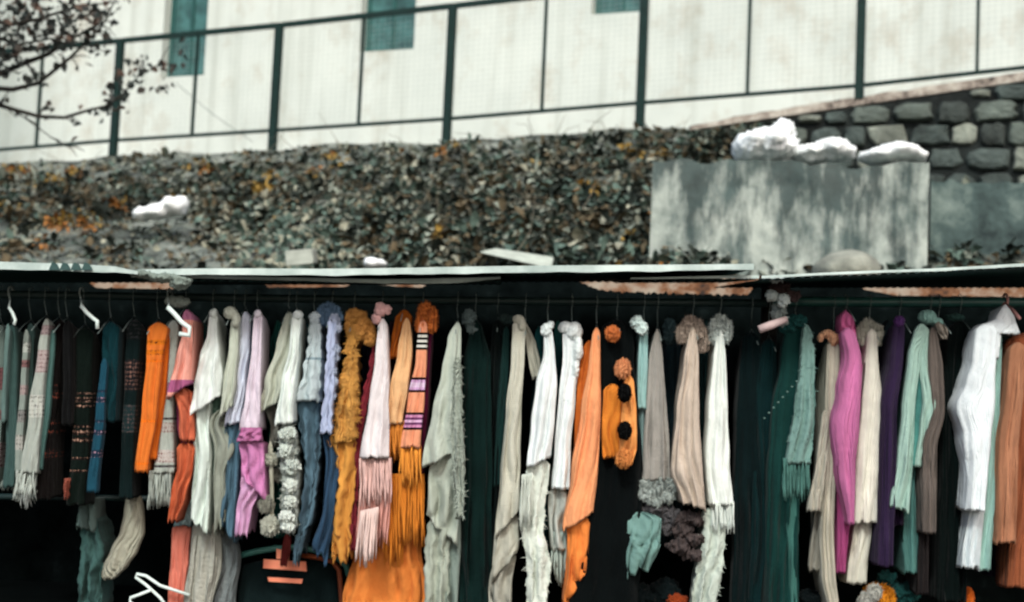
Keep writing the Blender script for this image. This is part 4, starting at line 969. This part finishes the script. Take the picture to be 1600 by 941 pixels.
garment('jumper', 'sea green ribbed jumper with one sleeve bent out to the right', 'jumper', [
 ('collar', 'blob', f('86aea4'), [(1449, 496, 15, 12), (1464, 504, 10, 8)], dict(rough=.08)),
 ('sleeve', 'panel', f('9dbcb0'), [(506, 1430, 1450), (560, 1419, 1438), (640, 1410, 1430), (720, 1402, 1428), (797, 1390, 1421)], dict(nf=1, dd=-.035, hem=10, ragged=4, back=.05)),
 ('sleeve_fold', 'panel', f('9dbcb0'), [(510, 1438, 1453), (560, 1436, 1449), (631, 1442, 1462), (665, 1438, 1452), (730, 1430, 1440)], dict(nf=1, dd=-.03, back=.05)),
 ('valley_shade', 'panel', f('4b867f'), [(530, 1428, 1448), (640, 1416, 1450), (730, 1408, 1440)], dict(dd=-.005, back=.05)),  # darker panel between the strips: shade of the fold valley as colour
 ('panel', 'panel', f('568680', rib=45), [(560, 1424, 1450), (720, 1418, 1438), (830, 1412, 1436), (896, 1414, 1436)], dict(dd=.03, ragged=4))], JG, short='sea green jumper', hx=1452)
garment('cardigan', 'taupe cardigan folded open between the sea green and black ones', 'cardigan', [
 ('lapel', 'panel', f('8b8378'), [(503, 1462, 1470), (515, 1464, 1480), (530, 1472, 1480)], dict(dd=-.01, back=.05)),
 ('sleeve', 'panel', f('6b625c'), [(512, 1452, 1464), (580, 1450, 1474), (640, 1456, 1477), (700, 1441, 1464), (836, 1441, 1462)], dict(nf=3, ragged=6)),
 ('panel', 'panel', f('2a2424'), [(700, 1440, 1456), (930, 1434, 1450)], dict(dd=.05))], JG, short='taupe cardigan')
garment('jumper', 'wide black jumper left of the white polo neck', 'jumper', [
 ('panel', 'panel', f('0a1615'), [(502, 1488, 1510), (540, 1478, 1522), (640, 1474, 1520), (760, 1470, 1510), (941, 1466, 1508)], dict(amp=.018, nf=4))], JG, d=4.37)
garment('jumper', 'bright white polo neck jumper with bent sleeve on a pink hook', 'jumper', [
 ('polo_neck', 'panel', f('e9f0f2'), [(476, 1566, 1575), (500, 1556, 1586), (522, 1545, 1593)], dict(dd=-.01, back=.12, amp=.004)),
 ('shoulder', 'panel', f('e7eff2', ribamp=.6), [(497, 1556, 1572), (508, 1534, 1570), (520, 1523, 1564), (560, 1522, 1560)], dict(dd=-.015, back=.14, amp=.005)),
 ('sleeve', 'panel', f('e7eff2', ribamp=.6), [(506, 1524, 1558), (560, 1518, 1556), (600, 1507, 1554), (638, 1495, 1552), (680, 1504, 1549), (740, 1513, 1544), (799, 1510, 1539)], dict(dd=-.03, nf=2, ragged=4, amp=.006, flat=.7)),
 ('sleeve', 'panel', f('dde7ea'), [(780, 1514, 1538), (888, 1501, 1530)], dict(dd=.02, top=False, ragged=5)),
 ('panel', 'panel', f('a6d0c6', rib=50), [(512, 1545, 1565), (640, 1544, 1563), (760, 1540, 1558), (893, 1527, 1547)], dict(dd=.03, ragged=4, lab='mint green body of the jumper'))], JG, hook=False)
hanger(1570, 482, 4.28, 'pink hook rising out of the white polo neck', simple('pink_plastic', 'b98580', .5), .004)
garment('jumper', 'terracotta jumper with thick rolled collar at the right picture edge', 'jumper', [
 ('collar', 'panel', f('8a4c32'), [(518, 1582, 1640), (540, 1572, 1640), (570, 1572, 1586), (600, 1572, 1580)], dict(dd=.0, back=.1, amp=.008)),
 ('sleeve', 'panel', f('b07a5c'), [(535, 1578, 1604), (600, 1573, 1600), (700, 1562, 1592), (850, 1558, 1588)], dict(dd=-.04, nf=2, ragged=5)),
 ('panel', 'panel', f('8f5236'), [(530, 1596, 1650), (700, 1588, 1650), (918, 1572, 1650)], dict(dd=.03, nf=5, ragged=4))], JG, short='terracotta jumper')

f = fabric
BRG = ((312, 498, 800, 22, '1c4a46', 'left of the white poncho with the pointed tail'), (434, 500, 840, 30, '1f524b', 'between the pink lilac scarf and the sage grey poncho'), (478, 505, 820, 22, '16404a', 'between the white ruffled scarf and the silver blue one'), (576, 505, 860, 22, '262b3c', 'between the mustard scarf and the white to pink one'), (612, 500, 830, 20, '30202a', 'behind the white to pink scarf'), (842, 510, 900, 26, '1c4c4e', 'between beige knit and the white poncho with knotted neck'), (872, 500, 880, 20, '1a423f', 'between the two white ponchos in the middle'), (1052, 500, 850, 28, '22343a', 'between the warm grey and the pinkish beige poncho'), (1103, 498, 900, 24, '1a3234', 'between the pinkish beige and the slim white poncho'), (1335, 505, 870, 26, '1d3634', 'behind the bright pink jumper collar'), (1387, 500, 880, 24, '202d33', 'between the cream and the dark violet jumper'), (1556, 520, 900, 22, '241f2e', 'behind the mint body of the white polo neck'))
for xa, ya, yb_, wd, col, wh in BRG:
    garment('garment', 'dim garment in shadow '+wh, 'garment', [('panel', 'panel', f(col, gain=1.4), [(ya, xa-4, xa+4), (ya+40, xa-wd*.4, xa+wd*.4), (yb_-100, xa-wd*.6, xa+wd*.5), (yb_, xa-wd*.6, xa+wd*.6)], dict(amp=.02))], 'dark garments in the back row', d=4.60, hook=False)
# ---------------- lower tier ----------------
rodobj(-100, 775, 1900, 790, 4.62, .010, m_rod_dk, 'hanging_rod', 'low dark rail hidden behind the garments', 'rail')
LG = 'leggings and socks hanging on the low rail'
def lower(name, label, cat, parts, d=4.45): return garment(name, label, cat, parts, LG, d=d, hook=False)
lower('scarf', 'ragged sea green scarf hanging low under the black shawls', 'scarf', [
 ('panel', 'panel', f('5d706c'), [(776, 126, 142), (800, 122, 146), (826, 121, 148)], dict(amp=.02, ragged=8, dd=-.02)),
 ('lower_panel', 'panel', f('3c5a57'), [(800, 126, 150), (860, 128, 162), (930, 124, 160), (960, 126, 158)], dict(amp=.024, ragged=14, bumps=2))])
lower('stocking', 'single cream knitted stocking bent to the left', 'stocking', [
 ('panel', 'panel', f('a8a796', fuzz=1), [(768, 198, 220), (800, 193, 225), (830, 187, 226), (860, 172, 216), (885, 160, 200), (900, 158, 184), (906, 164, 176)], dict(back=.05, amp=.004, dd=-.03))])
lower('leggings', 'coral pink ribbed leggings with a denim cuff', 'leggings', [
 ('panel', 'panel', f('d07866'), [(815, 270, 298), (860, 268, 296), (941, 263, 290), (1010, 262, 290)], dict(back=.06, nf=3)),
 ('cuff', 'panel', f('8ba3a6'), [(775, 282, 300), (815, 274, 300), (822, 272, 298)], dict(dd=-.02, back=.06))])
lower('leggings', 'chunky light grey beige leggings below the white poncho', 'leggings', [
 ('panel', 'panel', f('b0b0a5', fuzz=1), [(812, 300, 340), (850, 298, 345), (880, 296, 346), (941, 288, 330), (1010, 286, 325)], dict(back=.08, nf=3, dd=-.02)),
 ('leg', 'panel', f('777f80', fuzz=1), [(825, 340, 366), (870, 342, 374), (941, 326, 366), (1010, 320, 360)], dict(back=.08, nf=3, dd=.02))])
# tagged hanger with coral card
ph = empty('coat_hanger', P(450, 876, 4.5), 'wide dark hanger with a coral card label, below the ruffled scarf', 'hanger', HG)
mb = MB(); D_ = 4.5
mb.tube([P(x, y, D_) for x, y in ((376, 868), (400, 862), (430, 857), (470, 855), (500, 862), (528, 872), (541, 884), (545, 900))], .010, 8); mb.build('shoulder_bar', simple('teal_bar', '3a6a62', .5), ph, True)
mb = MB(); mb.tube([P(x, y, D_-.01) for x, y in ((470, 868), (500, 872), (520, 878), (530, 892), (534, 941), (535, 1000))], .008, 8); mb.build('trim', simple('rust_trim', '7a3c20', .6), ph, True)
m_coral = simple('coral_card', 'dd8264', .6, .08)
mb = MB()
for q in ([(412, 874), (478, 878), (479, 893), (411, 888)], [(418, 902), (473, 905), (471, 912), (420, 909)], [(432, 858), (452, 862), (452, 875), (432, 873)]):
    p = [P(x, y, D_-.03) for x, y in q][::-1]; mb.hexa(p+[k+Vector((0, .006, 0)) for k in p])
mb.build('card', m_coral, ph)
garment('bag', 'black bag body hanging below the coral card', 'bag', [
 ('panel', 'panel', f('0f1b1c', gain=1), [(872, 384, 520), (900, 376, 528), (1010, 370, 534)], dict(back=.08, amp=.006))], 'goods on the low rail', d=4.54, hook=False)
garment('strap', 'dark red strap dangling onto the coral card', 'strap', [
 ('panel', 'panel', f('5a2220'), [(832, 444, 456), (860, 440, 454), (884, 438, 448)], dict(back=.02, amp=.004))], 'goods on the low rail', d=4.42, hook=False)
# visible white plastic hangers at the upper left
def armhanger(pts, d, r, label, x_hook):
    h = empty('plastic_hanger', P(x_hook, rod_y(x_hook), DR), label, 'hanger', 'white plastic hangers')
    mb = MB(); mb.tube([P(x, y, d) for x, y in pts], r, 8); mb.build('arm', m_wht, h, True)
    mb = MB(); t_ = P(x_hook, rod_y(x_hook), DR); R_ = .02
    q = [t_+Vector((0, R_*math.cos(R(-30+i*30)), R_*math.sin(R(-30+i*30)))) for i in range(8)]+[P(x_hook, rod_y(x_hook)+12, d+.06), P(pts[0][0], pts[0][1], d)]
    mb.tube(q, .0022, 6); mb.build('hook', m_wht, h, True)
armhanger([(127, 478), (135, 488), (146, 498), (152, 502), (152, 514)], 4.22, .0062, 'white plastic hanger slanting down right over the near black shawl', 127)
armhanger([(14, 480), (20, 490), (24, 500), (22, 508)], 4.22, .005, 'white plastic hanger end over the plain teal grey shawl', 16)
armhanger([(262, 480), (272, 490), (284, 504), (296, 512), (296, 524), (280, 522)], 4.18, .0075, 'thick white plastic hanger beside the peach pink poncho', 264)
ws = MB(); ws.tube([P(x, y, 4.4) for x, y in ((296, 930), (250, 915), (228, 900), (214, 897), (212, 902), (228, 914), (250, 934), (262, 950))], .005, 8)
tag(recentre(ws.build('plastic_hanger', m_wht, None, True)), 'white plastic hanger lying tangled at the lower left, upper one', 'hanger', 'white plastic hangers')
ws = MB(); ws.tube([P(x, y, 4.38) for x, y in ((236, 922), (216, 930), (204, 934), (203, 941), (215, 948), (240, 950))], .005, 8)
tag(recentre(ws.build('plastic_hanger', m_wht, None, True)), 'white plastic hanger at the lower left, cut by the picture bottom', 'hanger', 'white plastic hangers')
# rags, knots and clutter
def wad(name, items, d, col, label, cat, rough=.35, freq=30, voxel=None):
    o = blob(name, None, f(col), items, d=d, rough=rough, freq=freq, voxel=voxel); recentre(o); return tag(o, label, cat)
wad('rag', [(230, 429, 26, 6), (258, 434, 30, 8), (282, 440, 18, 12)], 4.14, '7c8880', 'crumpled grey rag lying along the joint of the left roof sheets', 'rag', .35, 30)
wad('rag', [(280, 472, 18, 9), (268, 470, 10, 8)], 4.36, 'a5b0a8', 'pale folded rag on the rail above the peach pink poncho', 'rag', .2, 25)
wad('rag_knot', [(1212, 436, 12, 5), (1205, 462, 9, 8), (1224, 470, 9, 10)], 4.2, 'b8c2be', 'whitish knot of plastic binding the stall post to the roof', 'knot', .5, 60, .003)
wad('rag_knot', [(1218, 450, 14, 9), (1236, 462, 14, 9)], 4.27, '4a3c3c', 'dark brown rag bound round the joint of the two rails', 'knot', .5, 40)
wad('rag_knot', [(1216, 488, 11, 13), (1222, 500, 9, 8)], 4.24, '8a9490', 'grey twisted rag hanging under the joint of the rails', 'knot', .55, 60, .003)
wad('rag', [(1245, 502, 16, 10), (1232, 512, 14, 8)], 4.34, '1f4a48', 'dark teal rag bunched on top of the bottle green shawl', 'rag', .4, 40)
mb = MB(); mb.tube([P(1186, 515, 4.2), P(1205, 508, 4.2), P(1228, 499, 4.22)], [.012, .013, .010], 12)
tag(recentre(mb.build('stick_end', simple('pink_wood', 'b39e9c', .7), None, True)), 'short pale pink stick end poking out left below the knot', 'stick')
wad('clear_bag', [(733, 498, 9, 14), (738, 514, 8, 7)], 4.36, '5d6b6a', 'small grey crumpled bag hanging right of the grey cardigan', 'bag', .5, 60)
wad('bunched_cloth', [(790, 500, 12, 8)], 4.40, '2a3836', 'dark bunched cloth left of the beige ribbed knit', 'cloth', .4, 50)
wad('bunched_cloth', [(1046, 520, 9, 22)], 4.40, '35474a', 'slate grey frill between the warm grey and pinkish beige ponchos', 'cloth', .5, 50)
wad('bunched_cloth', [(1492, 496, 16, 6)], 4.44, '3c5a55', 'dull green cloth bunched behind the wide black jumper top', 'cloth', .3, 50)
# knitted hats low on the right
hatroot = empty('knitted_hat', P(1370, 941, 4.4), 'orange and white knitted hat at the bottom between cream and violet jumpers', 'hat', 'goods on the low rail')
blob('crown', hatroot, f('d98a22', fuzz=1), [(1372, 938, 24, 24)], d=4.4, rough=.12, freq=40)
blob('patch', hatroot, f('c9c9c0', fuzz=1), [(1366, 926, 9, 11), (1352, 938, 8, 10)], d=4.34, rough=.25, freq=50)
wad('knitted_hat', [(1512, 938, 9, 20)], 4.42, 'b5551c', 'small orange knitted thing low under the black jumper', 'hat', .2, 40)
wad('knitted_scarf', [(1410, 925, 26, 16), (1385, 905, 14, 12)], 4.46, '1c4442', 'dark petrol woollen heap right of the orange and white hat', 'scarf', .35, 30)
wad('cloth_heap', [(1265, 935, 26, 12), (1225, 932, 20, 8)], 4.46, '10181a', 'black cloth heap beneath the bottle green shawl', 'cloth', .35, 30)
wad('cloth_heap', [(990, 930, 40, 16), (1040, 925, 24, 18)], 4.46, '101a1c', 'black cloth heap with folds under the aqua tulle', 'cloth', .35, 30)
wad('cloth_heap', [(1058, 938, 16, 10)], 4.42, '8a3a1c', 'small rusty orange cloth low beside the slim white poncho', 'cloth', .3, 40)
wad('white_trinket', [(1182, 928, 6, 4)], 4.40, 'b8c0be', 'tiny white scrap low under the dark petrol coat', 'scrap', .3, 60, .002)
# low table that carries the heaps
tbm = MB(); q = P(-300, 960, 4.35); q2 = P(1900, 960, 4.35)
tl = empty('trestle_table', Vector(((q.x+q2.x)/2, 4.7, 0)), 'long low table under black cloth beneath the hanging clothes', 'table')
zt_ = .92
tbm.box((q.x, 4.36, zt_-.03), (q2.x, 5.1, zt_)); tbm.build('tabletop', simple('black_cloth', '050808', 1, spec=.02), tl)
for x in (q.x+.05, q2.x-.1):
    for y in (4.4, 5.0):
        mb = MB(); mb.box((x, y, 0), (x+.05, y+.05, zt_-.033)); mb.build('leg', simple('table_leg', '2a211a', .9), tl)
